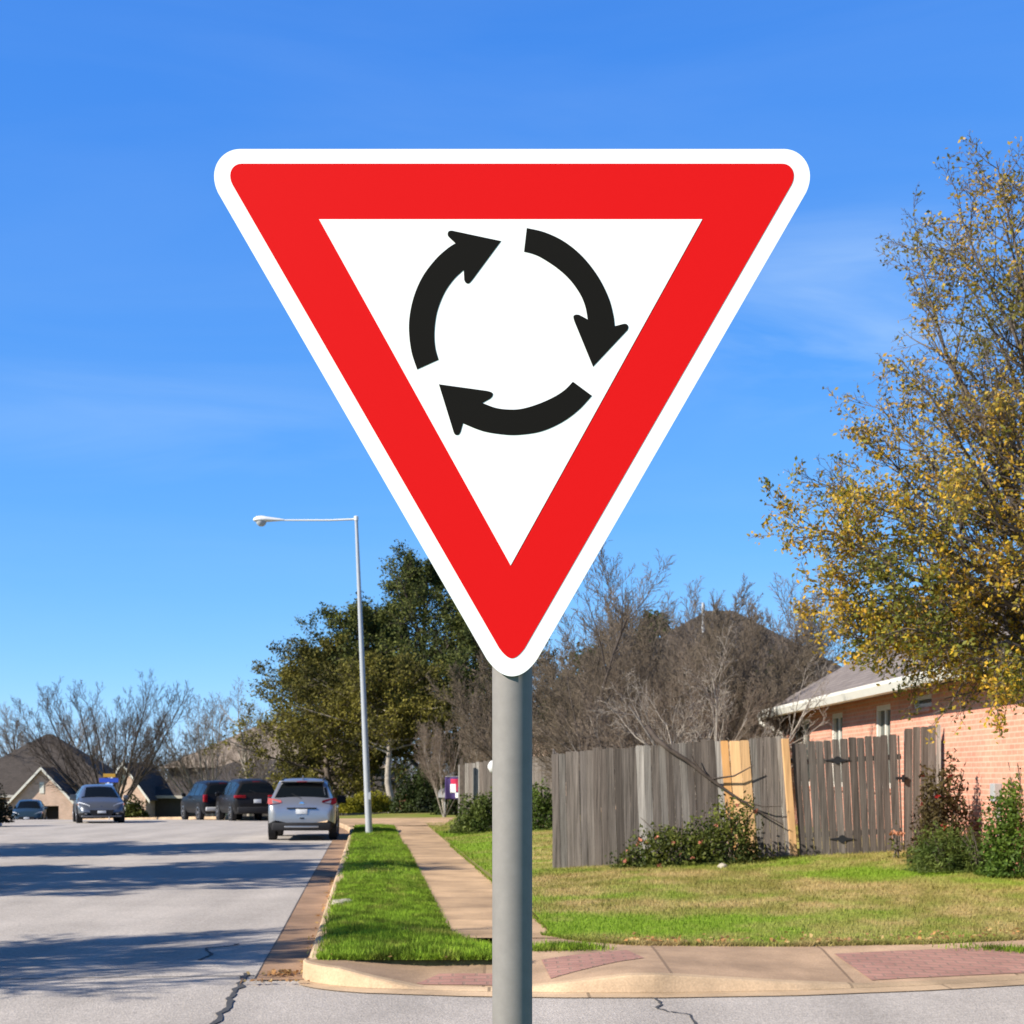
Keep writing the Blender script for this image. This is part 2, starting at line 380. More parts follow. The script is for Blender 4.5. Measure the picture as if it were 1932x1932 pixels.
M['blue_sign'] = plain('street sign blue', (0.012, 0.05, 0.36), 0.5)
M['blue_plate'] = plain('pale blue plate', (0.18, 0.33, 0.72), 0.5)
M['yellow_sign'] = plain('street sign ochre', (0.36, 0.20, 0.02), 0.5)
M['flag_purple'] = plain('flag purple', (0.06, 0.035, 0.14), 0.8)
M['flag_red'] = plain('flag red', (0.50, 0.02, 0.07), 0.8)
M['flag_white'] = plain('flag white', (0.75, 0.75, 0.75), 0.8)
M['rock'] = plain('pale limestone', (0.42, 0.37, 0.29), 0.9, var=0.25, scale=12, bump=0.5)

# ---------------------------------------------------------------- the lie of the land
K0X, K0Y, KDIR = -1.82, 13.1, -0.097            # face of the kerb on the right of the street
BEND, RAD = 44.0, 62.0                           # where the street starts to bend left, its radius there
ROAD_W = 11.6
def kerb_line(n_straight=24, n_arc=40, y0=13.1, arc_deg=95):
    """points and directions along the right kerb"""
    out = []
    a0 = math.atan(-KDIR)
    bx = K0X + KDIR * (BEND - K0Y)
    for i in range(n_straight + 1):
        y = y0 + (BEND - y0) * i / n_straight
        out.append((K0X + KDIR * (y - K0Y), y, a0))
    cx, cy = bx - RAD * math.cos(a0), BEND - RAD * math.sin(a0)
    for i in range(1, n_arc + 1):
        a = a0 + R(arc_deg) * i / n_arc
        out.append((cx + RAD * math.cos(a), cy + RAD * math.sin(a), a))
    return out
def sstep(a, b, x):
    t = np.clip((np.asarray(x, dtype=float) - a) / (b - a), 0, 1); return t * t * (3 - 2 * t)
def T(x, y):
    """fall of the land beyond the crest, on the left half"""
    x = np.asarray(x, dtype=float); y = np.asarray(y, dtype=float)
    u = np.clip(y - 50, 0, 42); d = -0.0007 * u * u - 0.057 * np.clip(y - 92, 0, 26)
    return d * sstep(-3, -9, x)
def lawn_z(x, y):
    x = np.asarray(x, dtype=float); y = np.asarray(y, dtype=float)
    t = np.clip((y - 14.3) / 7.7, 0, 1); t = t * t * (3 - 2 * t) * 0.5 + t * 0.5
    rise = np.clip(0.13 + 0.058 * x, 0.02, 0.56)
    return 0.16 + t * rise * sstep(-2.5, 0.5, x) + T(x, y) + 0.10 * sstep(24, 40, y) * sstep(-3, 0.5, x)
def sw_l(y): return -0.735 - 0.0953 * (np.asarray(y, dtype=float) - 15.7)
def sw_r(y): return sw_l(y) + 1.08
FK = np.array([(-1.9, 12.62), (-1.2, 12.28), (-0.4, 12.10), (0.4, 12.02), (1.2, 12.02), (2.3, 12.14), (3.4, 12.42), (4.4, 12.78), (6, 13.5), (9, 15.2), (14, 18.5)])
def yk(x): return np.interp(x, FK[:, 0], FK[:, 1])
FL = np.array([(-2.2, 13.02), (-0.3, 13.02), (-0.1, 15.0), (0.21, 15.0), (0.7, 14.35), (1.17, 14.04), (2.65, 13.95), (4.0, 14.15), (4.92, 14.5), (6, 15.1), (9, 16.8), (14, 20.1)])
def yl(x): return np.interp(x, FL[:, 0], FL[:, 1])
FH = np.array([(-1.9, 0.15), (-1.45, 0.14), (-0.75, 0.012), (-0.1, 0.012), (0.95, 0.135), (1.2, 0.14), (2.95, 0.014), (5.0, 0.014), (6.2, 0.14), (14, 0.15)])
def kerb_h(x): return np.interp(x, FH[:, 0], FH[:, 1])
def slab_z(x, y):
    t = np.clip((np.asarray(y, dtype=float) - yk(x) - 0.15) / 1.25, 0, 1)
    return kerb_h(x) * (1 - t) + 0.155 * t

def grid_mesh(name, xs2, ys2, zs2, mat, colors=None, run=None, smooth=True, uv=False, skirt=False):
    """xs2.. 2-D arrays"""
    if skirt:
        xs2 = np.pad(xs2, 2, mode='edge'); ys2 = np.pad(ys2, 2, mode='edge'); zs2 = np.pad(zs2, 2, mode='edge')
        for sl in (np.s_[0, :], np.s_[-1, :], np.s_[:, 0], np.s_[:, -1]): zs2[sl] -= 0.12
        if colors is not None:
            n0, k0 = xs2.shape; cq = colors.reshape(n0 - 4, k0 - 4, 3); colors = np.pad(cq, ((2, 2), (2, 2), (0, 0)), mode='edge')
            for sl in (np.s_[:2, :], np.s_[-2:, :], np.s_[:, :2], np.s_[:, -2:]): colors[sl] = np.array((0.13, 0.115, 0.045))
            colors = colors.reshape(-1, 3)
    n, k = xs2.shape
    v = np.stack([xs2, ys2, zs2], -1).reshape(-1, 3)
    i = np.arange(n * k).reshape(n, k)
    f = np.stack([i[:-1, :-1], i[:-1, 1:], i[1:, 1:], i[1:, :-1]], -1).reshape(-1, 4)
    me = np_mesh(name, v, f, colors, smooth)
    if run is not None:
        a = me.attributes.new('run', 'FLOAT', 'POINT'); a.data.foreach_set('value', np.asarray(run, dtype=np.float32).ravel())
    o = link(name, me, None, mat)
    if uv:
        l = me.uv_layers.new(name='UVMap'); co = v[f.ravel()][:, :2]; l.data.foreach_set('uv', co.astype(np.float32).ravel())
    return tag(o, kind='structure')

# ground sheet out to the horizon
gx = np.concatenate([np.linspace(-900, -80, 14), np.linspace(-70, 60, 66), np.linspace(75, 900, 13)])
gy = np.concatenate([np.linspace(-300, -20, 8), np.linspace(-10, 150, 81), np.linspace(165, 1500, 14)])
GX, GY = np.meshgrid(gx, gy)
inlawn = sstep(0.5, 4, GX - (-0.735 - 0.0953 * (GY - 15.7))) * sstep(15, 22, GY)
GZ = T(GX, GY) - 0.05 + inlawn * 0.0
grid_mesh('ground', GX, GY, GZ, M['dirt'])

# streets
KL = kerb_line()
def strip(o1, o2, nseg, lift, pts=KL):
    xs, ys, run = [], [], []
    s = 0; last = None
    for (x, y, a) in pts:
        if last is not None: s += math.hypot(x - last[0], y - last[1])
        last = (x, y)
        nx, ny = math.cos(a), math.sin(a)                    # to the right of the travel direction
        o = np.linspace(o1, o2, nseg + 1)
        xs.append(x + o * nx); ys.append(y + o * ny); run.append(np.full(nseg + 1, s))
    xs, ys, run = np.array(xs), np.array(ys), np.array(run)
    return xs, ys, T(xs, ys) + lift, run
X, Y, Z, RN = strip(-ROAD_W, 0.02, 24, 0.0)
grid_mesh('road', X, Y, Z, M['asphalt'])
cx_, cy_ = np.meshgrid(np.linspace(-60, 60, 61), np.linspace(5.2, 13.1, 9))
# the crossing street ends on the start of the road strip
cz_ = np.zeros_like(cx_) - 0.004
grid_mesh('cross_street', cx_, cy_ + sstep(4, 20, np.abs(cx_)) * 0.0, cz_, M['asphalt'])
# gutter on the right, kerb on the right
GPTS = [p for p in kerb_line(40, 40, y0=12.75)]
X, Y, Z, RN = strip(-0.42, 0.0, 3, 0.005, GPTS)
Z = Z + np.array([0.004, 0.0, -0.0, 0.0])[None, :]
grid_mesh('gutter', X, Y, Z, M['gutter'], run=RN)
def kerb_strip(name, pts, side=1, dens=1, hh=0.15):
    prof = [(-0.0, -0.03), (0.012, 0.10), (0.03, hh - 0.012), (0.05, hh), (0.16, hh + 0.003), (0.165, -0.03)]
    xs, ys, zs, run = [], [], [], []
    s = 0; last = None
    for (x, y, a) in pts:
        if last is not None: s += math.hypot(x - last[0], y - last[1])
        last = (x, y); nx, ny = math.cos(a), math.sin(a)
        xs.append([x + side * o * nx for o, z in prof]); ys.append([y + side * o * ny for o, z in prof])
        zs.append([z for o, z in prof]); run.append([s] * len(prof))
    xs, ys, zs = map(np.array, (xs, ys, zs))
    return grid_mesh(name, xs, ys, zs + T(xs, ys), M['kerb'], run=np.array(run), smooth=False)
KP = [p for p in kerb_line(40, 40, y0=12.95)]
kerb_strip('kerb', KP)
# the far side of the street
def offset(pts, o): return [(x + o * math.cos(a), y + o * math.sin(a), a) for x, y, a in pts]
LK = offset(kerb_line(24, 40, y0=14.5), -ROAD_W)
kerb_strip('kerb_far_side', LK, side=-1)

# corner: kerb along the crossing street, with its two dropped ramps
u = np.concatenate([np.linspace(-1.82, -1.3, 12), np.linspace(-1.25, 6.5, 120), np.linspace(6.6, 14, 20)])
xs, ys, zs, rn = [], [], [], []
for x in u:
    h = float(kerb_h(x)); y0 = float(yk(x))
    if x < -1.35: y0 += 0.32 * (1 - math.sqrt(max(0, 1 - ((-1.35 - x) / 0.47) ** 2)))
    pr = [(-0.30, 0.006), (-0.02, 0.004), (-0.015, 0.004), (0.0 + 0.03 * min(1, h / 0.14), max(h - 0.012, 0.008)), (0.045, h), (0.16, h + 0.002)]
    xs.append([x + (0.02 if x < -1.6 else 0) * (q[0] > 0)] * 6 if False else [x] * 6); ys.append([y0 + q[0] for q in pr]); zs.append([q[1] for q in pr]); rn.append([x * 1.0 + 9.2] * 6)
xs, ys, zs, rn = map(np.array, (xs, ys, zs, rn))
grid_mesh('kerb_at_crossing', xs[:, 1:], ys[:, 1:], zs[:, 1:], M['kerb'], run=rn[:, 1:], smooth=False)
grid_mesh('gutter_at_crossing', xs[:, :3], ys[:, :3], zs[:, :3] - 0.0015, M['kerb'], run=xs[:, :3] + 20.4, smooth=False)
# slab behind it
v = np.linspace(0, 1, 26)
xx = np.concatenate([np.linspace(-1.80, 6.5, 110), np.linspace(6.6, 14, 20)])
XS = np.repeat(xx[:, None], 26, 1)
Y0 = yk(xx) + 0.158
Y0 = Y0 + np.where(xx < -1.35, 0.32 * (1 - np.sqrt(np.clip(1 - ((-1.35 - xx) / 0.47) ** 2, 0, 1))), 0)
Y1 = np.maximum(yl(xx) + 0.06, Y0 + 0.05)
YS = Y0[:, None] * (1 - v) + Y1[:, None] * v
grid_mesh('corner_pavement', XS, YS, slab_z(XS, YS) + 0.001, M['slab'], run=XS + 20.4)
def paver_patch(name, q):
    q = np.array(q, dtype=float); a = np.linspace(0, 1, 14)
    A, B = np.meshgrid(a, a)
    P = (q[0][None, None] * ((1 - A) * (1 - B))[..., None] + q[1] * (A * (1 - B))[..., None] + q[2] * (A * B)[..., None] + q[3] * ((1 - A) * B)[..., None])
    grid_mesh(name, P[..., 0], P[..., 1], slab_z(P[..., 0], P[..., 1]) + 0.006, M['pavers'], uv=True)
paver_patch('red_paving', [(0.32, 12.3), (1.16, 13.05), (1.05, 13.6), (0.26, 13.1)])
paver_patch('red_paving', [(-0.80, 12.36), (-0.08, 12.26), (-0.08, 12.66), (-0.62, 12.7)])
paver_patch('red_paving', [(3.04, 12.55), (5.3, 13.3), (4.9, 14.15), (2.93, 13.5)])
# sidewalk along the street
sy = np.concatenate([np.linspace(14.6, 50, 90), np.linspace(51, 57, 6)])
a = np.linspace(0, 1, 5)
SX = sw_l(sy)[:, None] + 1.08 * a[None, :]
# near the corner the path opens out to the left and right
flare = np.clip((16.2 - sy) / 1.4, 0, 1)[:, None]
SX = SX + flare * (a[None, :] * 0.55 - 0.0)
SYY = np.repeat(sy[:, None], 5, 1)
grid_mesh('sidewalk', SX, SYY, 0.163 + T(SX, SYY) + 0.0 * SX, M['walk'], run=SYY)
# driveway apron across the verge, further up the street
dx, dy = np.meshgrid(np.linspace(0, 1, 12), np.linspace(47.5, 56.5, 10))
L0 = np.interp(dy, [p[1] for p in KL[:45]], [p[0] for p in KL[:45]]) + 0.05
DX = L0 * (1 - dx) + (-2.2 + 0 * dy) * dx
grid_mesh('driveway', DX, dy, 0.168 + 0.02 * dx + T(DX, dy), M['walk'], run=dx * 3 + dy)

# ---------------------------------------------------------------- turf
def fbm(x, y, s, seed=0):
    return np.array([mnoise.fractal(Vector((a * s, b * s, seed * 7.3)), 0.9, 2.0, 4) for a, b in zip(np.ravel(x), np.ravel(y))]).reshape(np.shape(x))
GREEN = np.array((0.215, 0.325, 0.026)); GREEN2 = np.array((0.135, 0.21, 0.021)); TAN = np.array((0.40, 0.30, 0.125)); OLIVE = np.array((0.235, 0.21, 0.055))
def verge_col(x, y):
    n = fbm(x, y, 0.9, 1) * 0.5 + 0.5; n2 = fbm(x, y, 3.0, 2) * 0.5 + 0.5
    c = GREEN[None] * n[..., None] + GREEN2 * (1 - n)[..., None]
    t = np.clip((n2 - 0.56) * 2.0, 0, 0.7)[..., None]; n3 = np.clip(fbm(x, y, 6.0, 8) + 0.9, 0.45, 1.35)[..., None]
    return (c * (1 - t) + OLIVE * 1.05 * t) * n3
def lawn_col(x, y):
    n = fbm(x * 0.55, y * 1.0, 0.75, 3) + 0.5 * fbm(x, y, 2.6, 4)
    near = np.exp(-((y - 15.2 - 0.12 * np.abs(x)) / 0.9) ** 2) * sstep(4.6, 1.6, x) * 1.1
    mid = np.exp(-((y - 19.6) / 0.9) ** 2) * np.exp(-((x - 4.7) / 1.1) ** 2) * 0.9
    back = np.exp(-((y - 22.3) / 0.8) ** 2) * 0.35
    left = sstep(0.6, -0.4, x) * 0.75
    far = -0.5 * sstep(38, 48, y)
    g = np.clip(0.12 + n * 0.8 + near + mid + back + left + far, 0, 1)[..., None]
    dead = np.clip(fbm(x, y, 1.7, 6) * 1.4 + 0.55, 0, 1)[..., None]
    base = TAN * dead + OLIVE * (1 - dead)
    return base * (1 - g) + (GREEN * 0.55 + GREEN2 * 0.45) * g
def flat(a): return a.reshape(-1, 3)
# verge between kerb and sidewalk
vy = np.concatenate([np.linspace(13.0, 30, 110), np.linspace(30.3, 48, 50)])
va = np.linspace(0, 1, 9)
def v_l(y): return K0X + KDIR * (y - K0Y) + 0.165
def v_r(y):
    y = np.asarray(y, dtype=float)
    r = sw_l(y)
    return np.where(y < 15.3, r + np.clip((15.3 - y) / 2.1, 0, 1) ** 1.3 * 0.55, r)
VX = v_l(vy)[:, None] * (1 - va) + v_r(vy)[:, None] * va; VY = np.repeat(vy[:, None], 9, 1)
VZ = 0.158 + 0.03 * np.sin(np.pi * va)[None, :] * np.clip((VY - 13) / 0.4, 0, 1) + 0.02 * np.clip((VY - 13) / .3, 0, 1) + T(VX, VY)
grid_mesh('verge', VX, VY, VZ, M['lawn'], colors=flat(verge_col(VX, VY)), skirt=True)
# lawns on the right
lx = np.concatenate([np.linspace(-0.3, 7.6, 80), np.linspace(7.8, 14, 12)])
lv = np.linspace(0, 1, 60)
LX = np.repeat(lx[:, None], 60, 1)
edge = np.where(lx < 0.35, 15.7 + (0.35 - lx) / 0.0953 * 1.0, yl(lx))
edge = np.maximum(edge, yl(lx))
LY = edge[:, None] * (1 - lv) + 26.0 * lv
LZ = lawn_z(LX, LY) + 0.012
grid_mesh('lawn', LX, LY, LZ, M['lawn'], colors=flat(lawn_col(LX, LY)), skirt=True)
ly2 = np.linspace(22.0, 56, 110); la = np.linspace(0, 1, 50)
L2X = sw_r(ly2)[:, None] * (1 - la) + 14.0 * la; L2Y = np.repeat(ly2[:, None], 50, 1)
L2M = grid_mesh('lawn_behind', L2X, L2Y, lawn_z(L2X, L2Y) + 0.004, M['lawn'], colors=flat(lawn_col(L2X, L2Y)), skirt=True)
# lawn beyond the driveway, and on the far side of the street
bx_, by_ = np.meshgrid(np.linspace(-60, 40, 100), np.linspace(56.4, 130, 60))
kxs = np.array([p[0] for p in kerb_line(24, 60, arc_deg=80)]); kys = np.array([p[1] for p in kerb_line(24, 60, arc_deg=80)])
ok = np.argsort(kxs); ky_at = np.interp(bx_, kxs[ok], kys[ok])
BY = np.where(bx_ < -6.4, np.maximum(ky_at + 0.17, 0) + (by_ - 56.4), by_)
grid_mesh('lawn_beyond', bx_, BY, 0.16 + T(bx_, BY), M['lawn'], colors=flat(lawn_col(bx_, BY) * 0.8))
fl = np.array([(x, y) for x, y, a in offset(LK, -0.165)])
fa = np.linspace(0, 1, 30)
FX = fl[:, 0][:, None] - 45 * fa[None, :] ** 1.5; FY = np.repeat(fl[:, 1][:, None], 30, 1) - fa[None, :] * 6 * (np.arange(len(fl)) > 24)[:, None]
grid_mesh('lawn_far_side', FX, FY, 0.155 + T(FX, FY), M['lawn'], colors=flat(verge_col(FX, FY) * 0.5 + lawn_col(FX, FY) * 0.4))
# near side of the crossing street, under the camera and the sign
nx_, ny_ = np.meshgrid(np.linspace(-40, 40, 81), np.linspace(-20, 5.0, 40))
grid_mesh('near_verge', nx_, ny_, 0.02 * np.sin(nx_) * np.cos(ny_) + 0.0 * nx_, M['lawn'], colors=flat(verge_col(nx_, ny_)))
mb = MB(); mb.box((-40, 5.0, -0.05), (40, 5.17, 0.13), 0.02); o = mb.build('kerb_near_side', plain('near kerb', (0.56, 0.42, 0.28), 0.85, var=0.2, scale=3)); tag(o, kind='structure')

def blades(name, x, y, z, col, h, w, rng, lean=0.5):
    n = len(x); a = rng.uniform(0, 2 * np.pi, n); b = rng.uniform(0, 2 * np.pi, n)
    hh = h * rng.uniform(0.55, 1.25, n); ww = w * rng.uniform(0.7, 1.3, n)
    base = np.stack([x, y, z - 0.005], -1); ax = np.stack([np.cos(a), np.sin(a), 0 * a], -1) * ww[:, None] / 2
    tip = base + np.stack([np.cos(b) * hh * lean * rng.uniform(0.1, 1, n), np.sin(b) * hh * lean * rng.uniform(0.1, 1, n), hh], -1)
    v = np.stack([base - ax, base + ax, tip], 1).reshape(-1, 3)
    c = np.repeat(col * rng.uniform(0.7, 1.35, (n, 1)), 3, 0)
    me = np_mesh(name, v, np.arange(3 * n).reshape(-1, 3), c)
    return tag(link(name, me, None, M['blade']), kind='stuff')
rng = np.random.default_rng(5)
# verge grass
def scatter_verge(n, y0, y1, h, w, name):
    y = rng.uniform(y0, y1, n); t = rng.uniform(0, 1, n); x = v_l(y) * (1 - t) + v_r(y) * t - 0.03 + rng.normal(0, 0.035, n) * (np.abs(t - 0.5) > 0.4); y = y + rng.normal(0, 0.03, n)
    z = 0.158 + 0.03 * np.sin(np.pi * np.clip(t, 0, 1)) + 0.012 + T(x, y)
    return blades(name, x, y, z, verge_col(x, y) * 1.05, h, w, rng)
scatter_verge(52000, 13.0, 22, 0.06, 0.010, 'verge_grass')
scatter_verge(26000, 22, 47.5, 0.06, 0.014, 'verge_grass')
def scatter_lawn(n, x0, x1, y0, y1, h, w, name):
    x = rng.uniform(x0, x1, n); y = rng.uniform(y0, y1, n)
    ed = np.where(x < 0.35, 15.7 + (0.35 - x) / 0.0953, yl(x)); k = y > ed + rng.normal(0, 0.03, n)
    x, y = x[k], y[k]
    return blades(name, x, y, lawn_z(x, y) + 0.01, lawn_col(x, y) * 1.05, h, w, rng, 0.9)
scatter_lawn(75000, -0.1, 7.4, 13.8, 22.6, 0.045, 0.011, 'lawn_grass')
n = 22000; y = rng.uniform(21, 50, n); x = sw_r(y) + rng.uniform(0, 1, n) ** 1.3 * 3.4
blades('lawn_grass', x, y, lawn_z(x, y) + 0.005, lawn_col(x, y), 0.05, 0.016, rng, 0.8)
# ragged grass hanging over the edges
x = rng.uniform(0.3, 7.5, 9000); y = yl(x) + rng.normal(0.0, 0.035, 9000)
blades('edge_grass', x, y, 0.155 + 0 * x, lawn_col(x, y + 0.1) * 0.95, 0.05, 0.011, rng, 1.1)
y = rng.uniform(14.8, 34, 9000); x = sw_l(y) + rng.normal(0.0, 0.025, 9000)
blades('edge_grass', x, y, 0.17 + 0 * x, verge_col(x, y) * 0.9, 0.05, 0.011, rng, 1.1)
x = rng.uniform(-1.7, 0.1, 5000); y = 13.0 + rng.normal(0.0, 0.025, 5000)
blades('edge_grass', x, y, 0.155 + 0 * x, verge_col(x, y) * 0.95, 0.055, 0.011, rng, 1.1)
y = rng.uniform(15.5, 34, 6000); x = sw_r(y) + rng.normal(0.02, 0.025, 6000)
blades('edge_grass', x, y, 0.17 + 0 * x, lawn_col(x, y) * 0.95, 0.05, 0.011, rng, 1.1)
def tuft(n, cx, cy, sx, sy, h):
    x = rng.normal(cx, sx, n); y = rng.normal(cy, sy, n)
    return blades('weed_grass', x, y, slab_z(x, y), verge_col(x, y), h, 0.011, rng)
tuft(1500, 0.50, 13.75, 0.17, 0.10, 0.07)
tuft(500, 0.28, 13.62, 0.10, 0.05, 0.05)
tuft(900, 4.75, 13.95, 0.28, 0.07, 0.06)

# fallen leaves
def leaf_cards(c, size, col, rng, flatness=None, wl=0.6):
    n = len(c)
    a = rng.normal(0, 1, (n, 3)); 
    if flatness is not None: a[:, 2] *= flatness
    a /= np.linalg.norm(a, axis=1)[:, None]
    b = rng.normal(0, 1, (n, 3))
    if flatness is not None: b[:, 2] *= flatness
    b -= a * (a * b).sum(1)[:, None]; b /= np.linalg.norm(b, axis=1)[:, None]
    s = (size * rng.uniform(0.6, 1.35, n))[:, None] if np.ndim(size) == 0 else size[:, None]
    v = np.stack([c - a * s / 2, c + b * s * wl / 2, c + a * s / 2, c - b * s * wl / 2], 1).reshape(-1, 3)
    return v, np.arange(4 * n).reshape(-1, 4), np.repeat(col, 4, 0)
fc = []
def add_leaves(n, x0, y0, sx, sy, zf):
    x = rng.normal(x0, sx, n); y = rng.normal(y0, sy, n); fc.append(np.stack([x, y, zf(x, y) + 0.012 + rng.uniform(0, 0.02, n)], -1))
zr = lambda x, y: 0.0 * x + 0.008
add_leaves(95, -2.02, 13.05, 0.10, 0.07, zr); add_leaves(26, -2.0, 12.5, 0.16, 0.03, zr)
y = rng.uniform(13.2, 26, 70); fc.append(np.stack([K0X + KDIR * (y - K0Y) - np.abs(rng.normal(0, 0.04, 70)) - 0.02, y, np.full(70, 0.02)], -1))
x = rng.uniform(0.9, 6, 300); y = yl(x) + np.abs(rng.normal(0, 0.28, 300)) - 0.03; fc.append(np.stack([x, y, lawn_z(x, y) + 0.04], -1))
x = rng.uniform(-1.6, -0.2, 26); fc.append(np.stack([x, rng.normal(13.03, 0.04, 26), np.full(26, 0.18)], -1))
fc = np.concatenate(fc); cc = np.array([(0.58, 0.30, 0.11), (0.52, 0.36, 0.15), (0.36, 0.2, 0.09)])[rng.integers(0, 3, len(fc))]
tag(link('fallen_leaves', np_mesh('fallen_leaves', *leaf_cards(fc, 0.05, cc, rng, 0.35, 0.7)), None, M['leaf']), kind='stuff')

# sealed cracks in the asphalt
def crack(name, pts, w, z=0.004, sub=5, seed=0):
    rr = random.Random(seed); P = []
    for a, b in zip(pts, pts[1:]):
        for i in range(sub):
            t = i / sub; P.append((a[0] + (b[0] - a[0]) * t + rr.gauss(0, w * 0.35), a[1] + (b[1] - a[1]) * t + rr.gauss(0, w * 0.6)))
    P.append(pts[-1]); L_, R_ = [], []
    for i, p in enumerate(P):
        q, r_ = P[max(i - 1, 0)], P[min(i + 1, len(P) - 1)]
        d = Vector((r_[0] - q[0], r_[1] - q[1])).normalized(); ww = w * rr.uniform(0.5, 1.2) / 2
        L_.append((p[0] - d.y * ww, p[1] + d.x * ww, z)); R_.append((p[0] + d.y * ww, p[1] - d.x * ww, z))
    vv = L_ + R_; n = len(P)
    return tag(link(name, np_mesh(name, vv, [(i, i + 1, n + i + 1, n + i) for i in range(n - 1)]), None, M['tar']), kind='structure')
def rp(x, y): p = 2800 * CAM_Z / (y - 1465); return ((x - 966) * p / 2800, p)
crack('road_crack', [rp(398, 1945), rp(424, 1905), rp(442, 1870), rp(464, 1836)], 0.055, seed=1, sub=9)
crack('road_crack', [rp(372, 1812), rp(392, 1806), rp(400, 1800), rp(388, 1790), rp(446, 1783), rp(452, 1781)], 0.036, seed=2)
crack('road_crack', [rp(1236, 1882), rp(1246, 1895), rp(1240, 1902), rp(1262, 1908), rp(1300, 1914), rp(1322, 1940)], 0.022, 0.003, seed=3)
crack('gutter_joint', [(-2.21, 12.75), (-2.575, 16.5), (-3.595, 27.0), (-4.755, 39.0)], 0.013, 0.0115, seed=4, sub=3)

# ---------------------------------------------------------------- the round-about sign
def yield_sign():
    YS_ = 2.8; K = 0.9470588 / 1000.0
    t = thing('traffic_sign', 'big red bordered triangular give way sign with three black circling arrows, on a grey pole', 'road sign', (0, YS_ + 0.045, 0))
    def W(x, y, yy=0.0): return Vector(((x - 966) / 1000.0, yy - 0.045, CAM_Z + (1465 - y) / 1000.0))       # 1932 px scale, 1 px = 1 mm
    def bez(p0, p1, p2, p3, n=10):
        return [tuple((1 - s) ** 3 * a + 3 * (1 - s) ** 2 * s * b + 3 * (1 - s) * s * s * c + s ** 3 * d for a, b, c, d in zip(p0, p1, p2, p3)) for s in [i / n for i in range(n + 1)]]
    def mirror(p): return [(1932 - x, y) for x, y in reversed(p)]
    tl = bez((453, 281), (418, 281), (390, 318), (411, 363), 16)
    bt = bez((918, 1243), (934, 1266), (950, 1276), (966, 1276), 12)
    outer = tl + bt + mirror(bt)[1:] + mirror(tl)
    rtl = bez((456, 309), (438, 309), (428, 328), (439, 349), 10)
    rbt = bez((942, 1223), (953, 1238), (960, 1242), (966, 1242), 8)
    red = rtl + rbt + mirror(rbt)[1:] + mirror(rtl)
    def plate(name, pts, y0, y1, mat, parent=t):
        mb = MB(); mb.prism([W(x, y, y0) for x, y in pts], (0, y1 - y0, 0))
        return mb.build(name, mat, parent)
    p = plate('sign_panel', outer, 0.0, 0.003, M['white_sign'])
    plate('back_plate', outer, 0.0032, 0.005, M['alu'])
    plate('red_border', red, -0.0006, -0.0001, M['red_sign'])
    plate('white_field', [(602, 414), (1325, 414), (963.5, 1067)], -0.0012, -0.0007, M['white_sign'])
    def cr(pts, n=6):
        out = []
        for i in range(len(pts) - 1):
            p0, p1, p2, p3 = [np.array(pts[j], float) for j in (max(i - 1, 0), i, i + 1, min(i + 2, len(pts) - 1))]
            for s in [k / n for k in range(n)]:
                out.append(tuple(0.5 * (2 * p1 + (p2 - p0) * s + (2 * p0 - 5 * p1 + 4 * p2 - p3) * s * s + (3 * p1 - p0 - 3 * p2 + p3) * s ** 3)))
        return out + [tuple(pts[-1])]
    def Z(pts): return [((780 + a / 3.864) * 0.9470588, (420 + b / 3.864) * 0.9470588) for a, b in pts]
    A1 = cr([(1041, 135), (1180, 168), (1330, 240), (1470, 355), (1590, 510), (1670, 670), (1706, 800), (1718, 890)]) + cr([(1760, 879), (1790, 872), (1812, 876), (1822, 897), (1815, 920)], 4) + [(1551, 1201)] \
        + cr([(1410, 858), (1401, 828), (1402, 810), (1420, 801), (1444, 803)], 4) + cr([(1510, 838), (1492, 740), (1450, 640), (1370, 530), (1270, 440), (1150, 362), (1080, 332), (1020, 317)])
    A2 = cr([(198, 1222), (155, 1090), (135, 930), (143, 790), (180, 640), (245, 500), (340, 375), (430, 293), (492, 252)]) + cr([(446, 208), (434, 192), (434, 172), (444, 158), (466, 155)], 4) + [(843, 235)] \
        + cr([(625, 530), (605, 553), (588, 562), (570, 554), (560, 533)], 4) + cr([(556, 457), (480, 530), (410, 630), (360, 750), (338, 850), (330, 960), (338, 1060), (362, 1148)])
    A3 = cr([(1542, 1425), (1440, 1535), (1310, 1630), (1150, 1700), (980, 1726), (850, 1722), (700, 1696), (550, 1637)]) + cr([(532, 1702), (520, 1722), (505, 1727), (488, 1722), (478, 1703)], 4) + [(365, 1337)] \
        + cr([(735, 1388), (768, 1398), (780, 1412), (774, 1432), (758, 1448)], 4) + cr([(700, 1481), (800, 1518), (900, 1531), (1000, 1526), (1120, 1492), (1240, 1440), (1330, 1383), (1396, 1317)])
    for A in (A1, A2, A3): plate('arrow', Z(A), -0.0018, -0.0013, M['black_sign'])
    mb = MB(); mb.lathe([(0.0383, -0.35), (0.0383, 2.80), (0.036, 2.806)], 40, Matrix.Translation((0.0005, 0.0, 0)))
    mb.build('pole', M['post_grey'], t, 40)
    for z in (1.98 + 0.45, 1.98 + 0.75):
        mb = MB(); mb.lathe([(0.0395, -0.02), (0.043, -0.02), (0.043, 0.02), (0.0395, 0.02)], 32, Matrix.Translation((0.0005, 0, z)))
        mb.box((-0.06, -0.040, z - 0.018), (0.06, -0.0385, z + 0.018)); mb.build('clamp', M['alu'], t, 40)
    return t
yield_sign()

